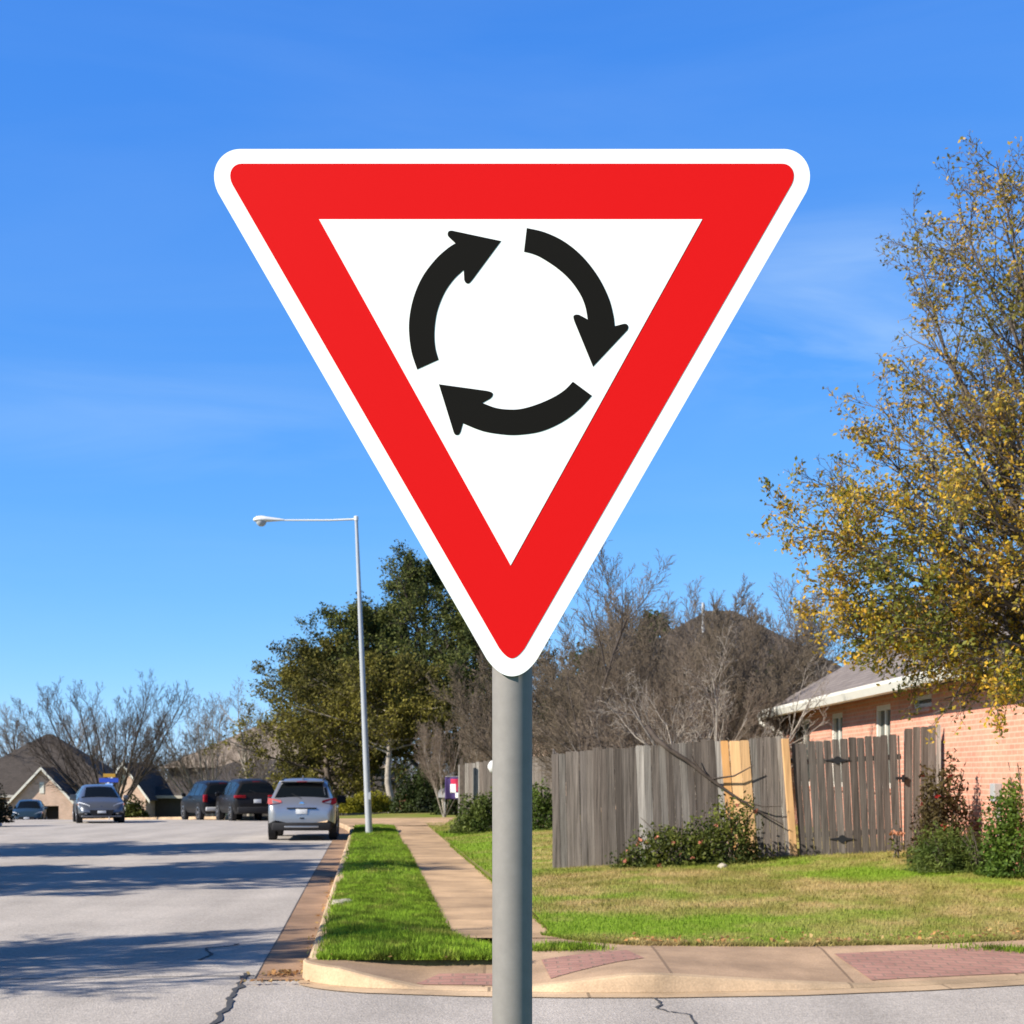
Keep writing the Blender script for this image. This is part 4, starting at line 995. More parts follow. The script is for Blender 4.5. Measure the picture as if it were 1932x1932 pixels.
# --- big yellow-leaved tree on the right
def yellow_tree():
    rg = random.Random(77); rn_ = np.random.default_rng(77)
    base = Vector((6.55, 15.6, float(lawn_z(6.5, 15.6)))); out = []
    top = Vector((6.35, 15.7, 3.1))
    tp = [base - Vector((0, 0, 0.2)), base + Vector((0.02, 0, 0.5)), base + Vector((-0.04, 0.03, 1.3)), Vector((6.48, 15.65, 2.4)), top]
    out.append((0, tp, [0.24, 0.19, 0.17, 0.16, 0.14]))
    P = dict(seg=(8, 8, 6, 4, 3), wob=(0.05, 0.06, 0.09, 0.12, 0.15), trop=(0, 0.02, 0.02, 0.015, 0.01), taper=(0.3, 0.2, 0.25, 0.35, 0.5), n=(0, 8, 6, 4, 0), start=(0, 0.18, 0.12, 0.1), ang=(0, 40, 40, 42), lr=(0, 0.36, 0.42, 0.46), rr=(0, 0.5, 0.55, 0.6), rmin=0.004)
    targets = [(1818, 262, 15.8), (1745, 350, 15.2), (1665, 425, 16.2), (1430, 985, 15.0), (1462, 1120, 15.4), (1510, 1190, 15.0), (1490, 905, 16.0), (1555, 1010, 15.4), (1600, 1090, 16.0), (1610, 930, 14.6), (1640, 640, 15.2), (1590, 1220, 15.8), (1560, 815, 15.8), (1590, 745, 16.6), (1690, 545, 15.4), (1735, 445, 16.6), (1815, 330, 15.6), (1885, 285, 16.4), (1960, 240, 15.4), (1530, 1150, 15.2), (1590, 1195, 14.4), (1690, 1250, 14.8), (1810, 1270, 14.0), (1900, 1285, 14.6), (1760, 1190, 15.4), (1640, 1040, 14.2), (1750, 900, 14.0), (1690, 700, 17.0), (1800, 620, 14.6), (1880, 520, 15.0),
               (1950, 720, 13.4), (1640, 1180, 17.2), (1780, 1130, 16.9), (1900, 1000, 14.0), (2050, 420, 16.0), (2250, 700, 15.5), (2300, 1000, 15.0), (2200, 300, 15.8), (2400, 850, 16.8), (2150, 1150, 13.0), (2050, 900, 18.0)]
    for x, y, d in targets:
        q = px(x + 62, y + (42 if y < 700 else 8), d); s = rg.uniform(0.2, 1.0)
        st = tp[3].lerp(top, s) if y > 800 else top
        mid = st.lerp(q, 0.5) + Vector((rg.gauss(0, 0.15), rg.gauss(0, 0.15), -0.25 if y < 900 else 0.30))
        n = 8; pts = []; L = (q - st).length
        for i in range(n + 1):
            u_ = i / n; p_ = st * (1 - u_) ** 2 + mid * 2 * u_ * (1 - u_) + q * u_ * u_
            pts.append(p_ + Vector((rg.gauss(0, 1), rg.gauss(0, 1), rg.gauss(0, 1))) * 0.05 * (0 < i < n))
        r0 = 0.018 + 0.011 * L
        rads = [r0 * (1 - 0.93 * (i / n) ** 0.8) for i in range(n + 1)]
        out.append((1, pts, rads))
        az = rg.uniform(0, 6)
        for c in range(int(5 + 3.4 * L)):
            t_ = 0.22 + 0.775 * rg.random() ** 0.75; f = t_ * n; i = min(int(f), n - 1); b = pts[i].lerp(pts[i + 1], f - i); dd = (pts[i + 1] - pts[i]).normalized()
            sd = perp(dd, rg); an = R(rg.uniform(25, 55)); nd = dd * math.cos(an) + sd * math.sin(an)
            grow(out, rg, b, nd, (0.35 + 0.26 * L * (1.15 - t_)) * rg.uniform(0.7, 1.2), max(0.005, rads[i] * 0.5), 2, P)
    lf = tips(out, 3, rn_, 5.4, 0.035)
    lf2 = tips([b for b in out if b[0] == 2], 2, rn_, 6, 0.04)
    c = np.concatenate([lf, lf2])
    # fewer leaves high up and out at the ends, more low down
    h = c[:, 2]; keep = rn_.uniform(0, 1, len(c)) < np.interp(h, [2.0, 3.8, 5.0, 7.0, 9.0], [1.0, 1.0, 0.72, 0.45, 0.32]); c = c[keep]
    cn = np.array([mnoise.fractal(Vector(q) * 1.5 + Vector((5, 1, 2)), 0.9, 2, 3) for q in c]); c = c[rn_.uniform(-0.68, 0.25, len(c)) < cn]
    pal = np.array([(0.56, 0.38, 0.03), (0.62, 0.37, 0.035), (0.45, 0.33, 0.035), (0.28, 0.26, 0.035), (0.17, 0.175, 0.03), (0.60, 0.34, 0.045), (0.42, 0.32, 0.06)])
    clump = np.array([mnoise.noise(Vector(q) * 0.9) for q in c])
    g = np.clip(0.5 + clump * 1.1 + rn_.normal(0, 0.25, len(c)), 0, 0.999); order = np.array([4, 4, 3, 2, 0, 1, 5, 6]); col = pal[order[(g * 8).astype(int)]]
    hi_ = c[:, 2] > 5.2; col[hi_] = col[hi_] * 0.75 + np.array((0.30, 0.19, 0.07)) * 0.25
    col = col * rn_.uniform(0.7, 1.2, (len(c), 1))
    print('yellow leaves', len(c), 'branches', len(out))
    t = thing('leafy_tree', 'large tree with yellow and olive autumn leaves at the right edge, over the brick house', 'tree', (0, 0, 0))
    kk = lambda lev: 10 if lev == 0 else (7 if lev == 1 else (4 if lev == 2 else 3))
    link('trunk', tubes_mesh('trunk', [(p, r_, kk(l)) for l, p, r_ in out if l <= 1], None), t, M['bark'])
    link('branches', tubes_mesh('branches', [(p, r_, kk(l)) for l, p, r_ in out if l > 1], None), t, M['bark'])
    link('crown', np_mesh('crown', *leaf_cards(c, 0.050, col, rn_, None, 0.55)), t, M['leaf'])
yellow_tree()

# --- evergreens
def evergreen(name, label, loc, H, rad, seed, cols, trunk_frac=0.2, card=0.17, per=5, n=(16, 9, 6), ang=(68, 45, 45), lean=0.0, top_sharp=1.0, trop=0.02, density=1.0, group=None, sprays=2, bark=None, jit=0.16):
    rg = random.Random(seed); rn_ = np.random.default_rng(seed); out = []
    nseg = 9; pts = [Vector((lean * (i / nseg) ** 1.3 + rg.gauss(0, 0.10) * (i > 0), rg.gauss(0, 0.1) * (i > 0), -0.2 + H * 0.93 * i / nseg)) for i in range(nseg + 1)]
    r0 = H * 0.026; rads = [r0 * (1 - 0.9 * i / nseg) for i in range(nseg + 1)]; out.append((0, pts, rads))
    P = dict(seg=(9, 6, 5, 3), wob=(0, 0.09, 0.12, 0.15), trop=(0, trop, trop, 0.0), taper=(0.2, 0.2, 0.3, 0.4), n=(0, n[1], n[2], 0), start=(0, 0.25, 0.15), ang=(0, ang[1], ang[2]), lr=(0, 0.42, 0.45), rr=(0, 0.5, 0.5), rmin=0.012)
    az = 0
    for c in range(int(n[0] * 2)):
        t_ = trunk_frac + (0.98 - trunk_frac) * (c + rg.random()) / (n[0] * 2); f = t_ * nseg; i = min(int(f), nseg - 1); b = pts[i].lerp(pts[i + 1], f - i)
        u_ = (t_ - trunk_frac) / (1 - trunk_frac); shape = (0.62 + 0.75 * u_ - 1.28 * u_ ** 2) if top_sharp < 1 else (0.35 + 1.9 * u_ - 2.15 * u_ ** 2)
        shape = max(shape, 0.16) * rg.uniform(0.6, 1.25)
        az += 2.4 + rg.uniform(-0.4, 0.4); el = R(rg.uniform(0, 28) + 35 * u_ ** 2)
        d = Vector((math.cos(az) * math.cos(el), math.sin(az) * math.cos(el), math.sin(el)))
        grow(out, rg, b, d, rad * shape, max(0.03, rads[i] * 0.5), 1, P)
    c = tips(out, 3, rn_, per * density, jit * 0.8); c2 = tips([q for q in out if q[0] == 2], 2, rn_, per * 2 * density, jit, 0.3)
    c = np.concatenate([c, c2]); cl = np.array([mnoise.noise(Vector(q) * 0.55) for q in c]); g = np.clip(0.5 + cl * 1.0 + rn_.normal(0, 0.2, len(c)), 0, 1)[:, None]
    col = (np.array(cols[0]) * (1 - g) + np.array(cols[1]) * g) * rn_.uniform(0.65, 1.3, (len(c), 1))
    print(name, len(c), len(out))
    return build_tree(name, label, loc, out, bark or M['bark'], M['bark_dark'], 2, leaf_cards(c, card, col, rn_, None, 0.55), M['needle'], group)
DG = ((0.042, 0.056, 0.016), (0.125, 0.135, 0.030)); OG = ((0.065, 0.062, 0.014), (0.19, 0.165, 0.03)); MG = ((0.035, 0.055, 0.014), (0.09, 0.115, 0.025))
def P3(x, d, z=0.15): return (((x - 966) * d / 2800.0), d, z)
EG = 'evergreen trees across the street'
evergreen('evergreen_tree', 'tallest dark evergreen tree, rising behind the sign and the lamp post', P3(800, 80, 0.1), 13.6, 7.8, 21, DG, 0.16, 0.165, 11, (27, 11, 6), density=1.0, top_sharp=0.5, group=EG)
evergreen('evergreen_tree', 'olive green oak left of the lamp post, behind the silver car', P3(618, 76, 0.0), 8.6, 6.6, 22, OG, 0.12, 0.15, 13, (26, 10, 6), top_sharp=0.5, group=EG)
evergreen('evergreen_tree', 'mid green oak with a pale leaning trunk, right of the lamp post', P3(737, 70, 0.15), 7.2, 5.2, 23, OG, 0.42, 0.14, 12, (22, 9, 6), lean=-0.3, top_sharp=0.5, group=EG, bark=M['bark_pale'])
evergreen('evergreen_tree', 'dark evergreen half hidden behind the lower tip of the sign', P3(905, 74, 0.15), 10.2, 6.0, 24, DG, 0.2, 0.16, 11, (22, 9, 6), top_sharp=0.5, group=EG)
evergreen('evergreen_tree', 'dark evergreen rising right behind the lamp post, left of the tallest one', P3(690, 78, 0.1), 10.8, 4.8, 26, DG, 0.2, 0.16, 11, (26, 10, 6), top_sharp=1.0, group=EG)
evergreen('evergreen_tree', 'small dark evergreen poking up behind the bare trees over the fence', P3(1235, 58, 0.3), 8.3, 1.8, 25, MG, 0.45, 0.16, 7, (16, 7, 5), group=EG)

evergreen('evergreen_tree', 'low dark evergreen half hidden among the bare trees, right of the sign pole', P3(1120, 47, 0.3), 5.6, 2.6, 27, MG, 0.1, 0.14, 8, (14, 7, 5), group=EG)
evergreen('evergreen_tree', 'low olive evergreen among the bare trees, left of the brick house corner', P3(1395, 46, 0.3), 5.2, 2.4, 28, MG, 0.1, 0.14, 8, (14, 7, 5), group=EG)
# --- bare trees
GB = 'bare winter trees'
def bt(label, x, d, br, bark, twig, rz=0, scale=1.0, z=None, name='bare_tree', group=GB):
    X_ = (x - 966) * d / 2800.0
    if z is None: z = 0.12 + float(T(X_, d))
    return build_tree(name, label, (X_, d, z), br, bark, twig, 2, None, None, group, rz, scale)
bA = bare(31, 9.4, 13, 0.95, frac=0.8, n=(8, 7, 5, 3), lr=(0.40, 0.5, 0.5, 0.5), r=0.07, ang=(24, 28, 30, 32), rmin=0.009, wob=0.05, trop=(0.035, 0.06, 0.06, 0.04, 0.02), start=(0.22, 0.2, 0.15, 0.1))
bt('wide spreading bare tree behind the silver hatchback', 208, 92, bA, M['bark_dark'], M['bark_dark'], 0.3, 1.08)
bB = bare(32, 9.0, 1, 0.1, n=(11, 8, 6, 3), lr=(0.6, 0.5, 0.5, 0.5), rmin=0.008, frac=0.72)
bt('bare tree with a pale trunk behind the black cars', 470, 88, bB, M['bark_pale'], M['twig_mauve'], 0, 1.05)
first = bt('bare grey tree at the far left behind the brick gable', 25, 118, bB, M['bark'], M['twig'], 1.0, 1.3)
bt('thin bare tree between the far left gable and the spreading tree', 95, 130, bA, M['bark'], M['twig_mauve'], 2.0, 1.25)
bt('bare tree over the tan roof, left of the olive oak', 405, 98, bA, M['bark_pale'], M['twig'], 2.6, 1.0)
bt('bare twiggy tree low behind the silver car and lamp post', 640, 86, bare(37, 5.0, 4, 0.6, r=0.07, rmin=0.010), M['bark'], M['twig_mauve'], 0.6)
bC = bare(33, 7.6, 6, 0.6, frac=0.8, n=(9, 8, 6, 4), lr=(0.48, 0.5, 0.5, 0.5), r=0.045, ang=(22, 26, 30, 32), rmin=0.008, trop=(0.06, 0.06, 0.05, 0.03, 0.02), start=(0.25, 0.2, 0.15, 0.1))
bt('vase shaped bare crape myrtle left of the sign pole', 925, 46, bC, M['bark_pale'], M['twig_mauve'], 0.0, 0.62, z=0.25)
bt('second bare crape myrtle between the oak trunk and the sign pole', 838, 58, bC, M['bark_pale'], M['twig_mauve'], 1.7, 0.50, z=0.2)
bD = bare(34, 7.0, 1, 0.05, frac=0.85, n=(12, 8, 6, 4), lr=(0.42, 0.5, 0.5, 0.5), r=0.075, ang=(36, 34, 34, 32), rmin=0.006, trop=(0.03, 0.07, 0.06, 0.03, 0.02))
bt('upright dark bare tree just right of the sign pole, behind the fence', 1070, 30, bD, M['bark_dark'], M['twig'], 0.4, 0.78, z=0.3)
bE = bare(35, 6.0, 9, 0.75, frac=0.85, n=(11, 8, 6, 4), lr=(0.42, 0.48, 0.5, 0.5), r=0.035, ang=(20, 24, 30, 32), rmin=0.007, trop=(0.05, 0.05, 0.04, 0.03, 0.02), start=(0.2, 0.15, 0.15, 0.1))
bt('bushy bare shrub tree fanning out behind the middle of the fence', 1230, 28, bE, M['bark_pale'], M['twig_mauve'], 0.0, 0.60, z=0.3)
bt('broad brown bare tree behind the left end of the fence', 1150, 36, bE, M['bark'], M['twig'], 1.2, 0.86, z=0.3)
bt('tall brown bare tree in front of the hip roof', 1310, 42, bE, M['bark'], M['twig'], 2.2, 1.20, z=0.3)
bt('brown bare tree left of the brick house roof', 1398, 42, bE, M['bark'], M['twig_mauve'], 2.9, 0.98, z=0.3)
bt('bare tree with dark twigs behind the yellow leaves, right of the hip roof', 1480, 45, bB, M['bark_dark'], M['twig'], 0.9, 0.86, z=0.3)
bt('brown bare tree rising to the right of the sign tip', 1090, 52, bB, M['bark'], M['twig_mauve'], 2.4, 0.86, z=0.3)
bt('low brown bare tree behind the fence and the dark hinge', 1360, 33, bE, M['bark'], M['twig'], 4.0, 0.70, z=0.3)
bt('dense brown bare tree between the sign pole and the hip roof', 1215, 40, bE, M['bark'], M['twig_mauve'], 3.6, 0.95, z=0.3)
bt('dense dull brown bare tree at the back, right of the sign pole', 1050, 43, bE, M['bark'], M['twig'], 5.1, 0.92, z=0.3)
bt('brown bare tree with upright twigs, before the right slope of the hip roof', 1430, 43, bC, M['bark'], M['twig_mauve'], 5.2, 0.92, z=0.3)
bt('grey bare tree before the left slope of the hip roof', 1250, 44, bC, M['bark_pale'], M['twig'], 0.8, 0.92, z=0.3)
bF = bare(36, 5.2, 5, 0.35, frac=0.8, n=(7, 6, 4, 3), lr=(0.45, 0.5, 0.5, 0.5), r=0.055, ang=(32, 34, 36, 34), rmin=0.005, wob=0.13, trop=(0.02, 0.04, 0.03, 0.02, 0.02))
bt('pale barked crape myrtle with crooked stems behind the fresh fence boards', 1338, 25.8, bF, M['bark_pale'], M['bark_pale'], 0.5, 0.74, z=0.35)
bt('thin pale bare sapling behind the fence centre', 1285, 26, bare(38, 4.4, 2, 0.2, r=0.028, n=(4, 4, 3, 2), rmin=0.004), M['bark_pale'], M['twig_mauve'], 0, 0.72, z=0.33)

# dark limb added before the fence, standing in for a branch's shadow line
t = thing('shadow_branch', 'dark bare branch standing in for a shadow across the front of the grey fence', 'branch', (0, 0, 0))
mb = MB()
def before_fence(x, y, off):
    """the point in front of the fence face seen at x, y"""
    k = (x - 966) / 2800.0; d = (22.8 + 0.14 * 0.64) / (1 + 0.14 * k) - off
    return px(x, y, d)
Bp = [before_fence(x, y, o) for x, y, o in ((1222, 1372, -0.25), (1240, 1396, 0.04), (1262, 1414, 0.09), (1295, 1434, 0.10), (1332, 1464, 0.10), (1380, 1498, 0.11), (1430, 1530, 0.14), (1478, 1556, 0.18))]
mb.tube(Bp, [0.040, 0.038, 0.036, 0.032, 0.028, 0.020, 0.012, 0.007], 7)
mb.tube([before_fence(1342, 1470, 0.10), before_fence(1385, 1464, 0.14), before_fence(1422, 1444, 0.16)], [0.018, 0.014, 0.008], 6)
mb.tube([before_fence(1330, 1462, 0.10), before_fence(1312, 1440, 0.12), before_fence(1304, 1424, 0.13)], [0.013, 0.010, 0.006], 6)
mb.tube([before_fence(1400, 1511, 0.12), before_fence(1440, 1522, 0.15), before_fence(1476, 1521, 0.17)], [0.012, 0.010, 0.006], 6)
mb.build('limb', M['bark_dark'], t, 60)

# trees out of the picture on the left whose shade lies across the road
GS = 'trees on the far side of the street whose shadows cross the road'
evergreen('evergreen_tree', 'leafy tree left of the picture, shading the road in the dark middle band', (-17.6, 20.8, 0.1), 10.0, 6.6, 41, MG, 0.2, 0.26, 8, (18, 9, 6), top_sharp=0.5, group=GS, density=1.0)
evergreen('evergreen_tree', 'leafy tree left of the picture, shading the road in front of the silver car', (-19.0, 31.0, 0.1), 10.0, 4.6, 42, MG, 0.2, 0.26, 8, (18, 9, 6), top_sharp=0.5, group=GS, density=1.0)
bt_s = build_tree('bare_tree', 'bare tree left of the picture, throwing streaky shadows on the near road', (-12.2, 10.4, 0.0), bare(43, 9.2, 3, 0.25, frac=0.72, rmin=0.018, r=0.13, n=(12, 9, 6, 4), lr=(0.55, 0.5, 0.5, 0.5)), M['bark'], M['twig'], 2, None, None, GS)

# far belt of leafless wood that closes the horizon
def treeline():
    rg = np.random.default_rng(9); n = 140000
    a = rg.uniform(-1.25, 1.25, n); rad_ = rg.uniform(150, 175, n); x = np.sin(a) * rad_; y = np.cos(a) * rad_
    top = 6.0 + 2.5 * np.array([mnoise.fractal(Vector((q * 9, 0, 3)), 0.8, 2, 4) for q in a]) + rg.normal(0, 0.7, n); z0 = -2.7 * sstep(-3, -9, x)
    s = rg.uniform(0, 1, n) ** 0.8; z = z0 + s * top
    ll = rg.uniform(0.6, 2.0, n); w = rg.uniform(0.02, 0.07, n) * (1.6 - s)
    b = np.stack([x, y, z], -1); d = np.stack([rg.normal(0, 0.35, n), rg.normal(0, 0.35, n), np.abs(rg.normal(0.8, 0.3, n))], -1) * ll[:, None]
    ax = np.stack([np.cos(a), -np.sin(a), 0 * a], -1) * w[:, None]
    v = np.stack([b - ax, b + ax, b + d], 1).reshape(-1, 3); c = np.repeat(np.array((0.15, 0.125, 0.10))[None] * rg.uniform(0.6, 1.3, (n, 1)), 3, 0)
    tag(link('far_woods', np_mesh('far_woods', v, np.arange(3 * n).reshape(-1, 3), c), None, M['needle']), kind='stuff')
treeline()

# ---------------------------------------------------------------- shrubs
def shrub(name, label, loc, sx, sy, sz, seed, cols, n, card, group=None, stems=9, flowers=None, wl=0.6, hollow=0.35, lump=0.35, leafmat=None, cat='shrub', sparse=0.0, fname='flower'):
    rg = random.Random(seed); rn_ = np.random.default_rng(seed)
    t = thing(name, label, cat, loc, 0, group)
    lines = []
    for i in range(stems):
        a = rg.uniform(0, 6.28); e = Vector((math.cos(a) * sx * rg.uniform(0.2, 0.85), math.sin(a) * sy * rg.uniform(0.2, 0.85), sz * rg.uniform(0.55, 0.95)))
        p0 = Vector((rg.gauss(0, 0.04), rg.gauss(0, 0.04), -0.05)); mid = p0.lerp(e, 0.5) + Vector((0, 0, 0.12 * sz)); r0 = 0.010 + 0.006 * sz
        lines.append(([p0, p0.lerp(mid, 0.6), mid, mid.lerp(e, 0.6), e], [r0, r0 * .8, r0 * .7, r0 * .5, r0 * .3], 5))
    link('stems', tubes_mesh('stems', lines, None), t, M['bark'])
    d = rn_.normal(0, 1, (n, 3)); d /= np.linalg.norm(d, axis=1)[:, None]; d[:, 2] = np.abs(d[:, 2]) * 1.0 - 0.12
    ln = np.array([mnoise.fractal(Vector(q) * 1.7 + Vector((seed, 0, 0)), 0.9, 2, 3) for q in d]); rr_ = rn_.uniform(hollow, 1, n) ** 0.6 * (1 + lump * ln)
    c = d * rr_[:, None] * np.array((sx, sy, sz)); c[:, 2] = np.maximum(c[:, 2], 0.02)
    if sparse: k = ln + rn_.normal(0, 0.2, n) > sparse * 0.6 - 0.3; c = c[k]
    cl = np.array([mnoise.noise(Vector(q) * 3.0 / max(sz, 0.5)) for q in c]); g = np.clip(0.5 + cl * 0.8 + rn_.normal(0, 0.2, len(c)), 0, 1)[:, None]
    col = (np.array(cols[0]) * (1 - g) + np.array(cols[1]) * g) * rn_.uniform(0.65, 1.3, (len(c), 1))
    link('foliage', np_mesh('foliage', *leaf_cards(c, card, col, rn_, None, wl)), t, leafmat or M['leaf'])
    if flowers:
        fcol, fn, fs, where = flowers
        idx = rn_.integers(0, len(c), fn * 6); outer = c[idx]; rad2 = np.linalg.norm(outer / np.array((sx, sy, sz)), axis=1); outer = outer[np.argsort(-rad2)[:fn]] * 1.03
        if where is not None: outer[:, 2] = np.clip(outer[:, 2], where[0], where[1])
        for o_ in outer:
            reps = o_[None] + rn_.normal(0, fs * 0.3, (9, 3)); fcc = np.array(fcol)[None] * rn_.uniform(0.75, 1.2, (9, 1))
            link(fname, np_mesh(fname, *leaf_cards(reps, fs, fcc, rn_, None, 0.9)), t, M['leaf'])
    return t
def shp(x, d): X_ = (x - 966) * d / 2800.0; return (X_, d, float(lawn_z(X_, d)))
ROSE = ((0.045, 0.065, 0.018), (0.17, 0.19, 0.035))
gr = 'rose bush clumps in front of the fence'
shrub('rose_bush', 'rose bush with small salmon blooms in front of the grey fence, left clump', shp(1278, 21.9), 0.78, 0.4, 0.78, 51, ROSE, 4200, 0.056, gr, 12, ((0.62, 0.24, 0.16), 9, 0.042, None), lump=0.6)
shrub('rose_bush', 'taller rose bush with salmon blooms in front of the fresh cedar boards', shp(1372, 21.8), 0.62, 0.4, 1.02, 52, ROSE, 4200, 0.056, gr, 12, ((0.62, 0.24, 0.16), 10, 0.042, None), lump=0.6)
shrub('rose_bush', 'low trailing arm of the rose bush reaching left along the fence', shp(1205, 22.0), 0.42, 0.22, 0.32, 53, ROSE, 900, 0.052, gr, 6, ((0.62, 0.24, 0.16), 2, 0.045, None), lump=0.8)
shrub('rose_bush', 'thin young rose with a few pale blooms at the right end of the gate', shp(1690, 21.2), 0.13, 0.12, 0.52, 54, ROSE, 60, 0.05, None, 4, ((0.55, 0.25, 0.14), 6, 0.05, (0.36, 0.5)))
NAN = ((0.05, 0.03, 0.018), (0.11, 0.085, 0.03))
shrub('nandina_shrub', 'dark reddish shrub with red berries beside the brick wall', shp(1778, 20.4), 0.46, 0.4, 1.5, 55, NAN, 4600, 0.075, None, 12, ((0.30, 0.02, 0.018), 7, 0.045, (0.5, 1.2)), lump=0.5, wl=0.4, fname='berry_cluster')
LG = ((0.06, 0.095, 0.02), (0.15, 0.19, 0.04)); HG = ((0.045, 0.095, 0.016), (0.13, 0.20, 0.028))
shrub('low_shrub', 'feathery green low shrub at the foot of the red berried shrub', shp(1782, 19.6), 0.58, 0.4, 0.62, 56, LG, 6500, 0.06, None, 10, None, wl=0.25, lump=0.5)
shrub('low_shrub', 'wispy low shrub with pale stems between two green shrubs', shp(1850, 19.4), 0.40, 0.3, 0.62, 57, LG, 2600, 0.055, None, 16, None, wl=0.22, lump=0.6)
shrub('green_shrub', 'bright green dense shrub at the right edge by the brick house', shp(1938, 19.0), 0.60, 0.5, 1.55, 58, HG, 11000, 0.055, None, 10, None, lump=0.3)
shrub('green_shrub', 'dark leafy shrub behind the bright green shrub at the right edge', shp(1915, 20.1), 0.4, 0.4, 1.5, 59, ((0.03, 0.045, 0.02), (0.09, 0.11, 0.04)), 1800, 0.08, None, 8, None, lump=0.5)
shrub('green_shrub', 'green hedge bush just right of the sign pole, before the far fence', shp(1020, 37), 0.75, 0.6, 1.3, 60, ((0.05, 0.085, 0.016), (0.12, 0.17, 0.03)), 4200, 0.085, None, 8, None, lump=0.35)
shrub('green_shrub', 'green bush just left of the sign pole at the back of the lawn', shp(905, 39), 0.80, 0.6, 1.22, 61, ((0.05, 0.08, 0.016), (0.13, 0.16, 0.035)), 4600, 0.085, None, 8, None, lump=0.4)
shrub('green_shrub', 'pale lower bush under the green bush left of the sign pole', shp(885, 41.5), 0.5, 0.4, 0.7, 66, ((0.08, 0.09, 0.03), (0.17, 0.17, 0.06)), 1800, 0.085, None, 8, None, lump=0.4)
for lab, x, d, s_, sd in (('yellow green clipped bush right behind the silver car', 660, 66, 0.60, 62), ('rounded yellow green bush left of the lamp post', 688, 67, 0.85, 63), ('yellow green bush right of the lamp post, before the oak', 716, 68, 0.80, 64)):
    shrub('clipped_bush', lab, (P3(x, d, 0.14)), s_ * 0.95, s_ * 0.9, s_ * 1.25, sd, ((0.13, 0.13, 0.012), (0.30, 0.27, 0.02)), 4200, 0.09, 'clipped yellow green bushes', 6, None, lump=0.2)
shrub('dark_shrub', 'big dark shrub mass right of the oak trunk', P3(800, 66, 0.15), 1.45, 1.0, 2.3, 65, ((0.014, 0.022, 0.008), (0.05, 0.07, 0.016)), 5200, 0.15, None, 8, None, lump=0.45)
shrub('dark_shrub', 'dark shrub under the flag, behind the green bush', P3(855, 62, 0.15), 0.9, 0.8, 1.3, 67, ((0.014, 0.022, 0.008), (0.05, 0.07, 0.016)), 2600, 0.14, None, 8, None, lump=0.45)
shrub('dark_shrub', 'dark shrub at the far left edge by the dark blue car', (-18.3, 52.0, float(T(-18.3, 52)) + 0.15), 0.75, 0.7, 1.55, 68, ((0.018, 0.022, 0.012), (0.06, 0.055, 0.03)), 3000, 0.12, None, 8, None, lump=0.5)
shrub('dark_shrub', 'green bush at the corner of the gabled house behind the silver hatchback', (P3(252, 96, float(T(-24.5, 96)) + 0.15)), 1.1, 0.9, 1.9, 69, ((0.03, 0.045, 0.012), (0.10, 0.11, 0.02)), 2600, 0.18, None, 8, None, lump=0.4)
mb = MB()
def stone(name, label, loc, s, seed):
    rg = random.Random(seed); mb = MB(); r = bmesh.ops.create_icosphere(mb.bm, subdivisions=3, radius=1.0)['verts']
    for v in r: v.co = Vector((v.co.x * s[0], v.co.y * s[1], v.co.z * s[2])) * (1 + 0.25 * mnoise.noise(v.co * 1.6 + Vector((seed, 0, 0))))
    o = mb.build(name, M['rock'], None, 60); o.location = loc; return tag(o, label, 'stone')
stone('stone', 'pale stone half sunk in the verge grass by the kerb', (-2.10, 18.4, 0.19), (0.16, 0.30, 0.035), 3)
p = shp(1363, 21.1); stone('stone', 'small pale stone on the lawn below the rose bush', (p[0], p[1], p[2] + 0.03), (0.07, 0.06, 0.045), 4)

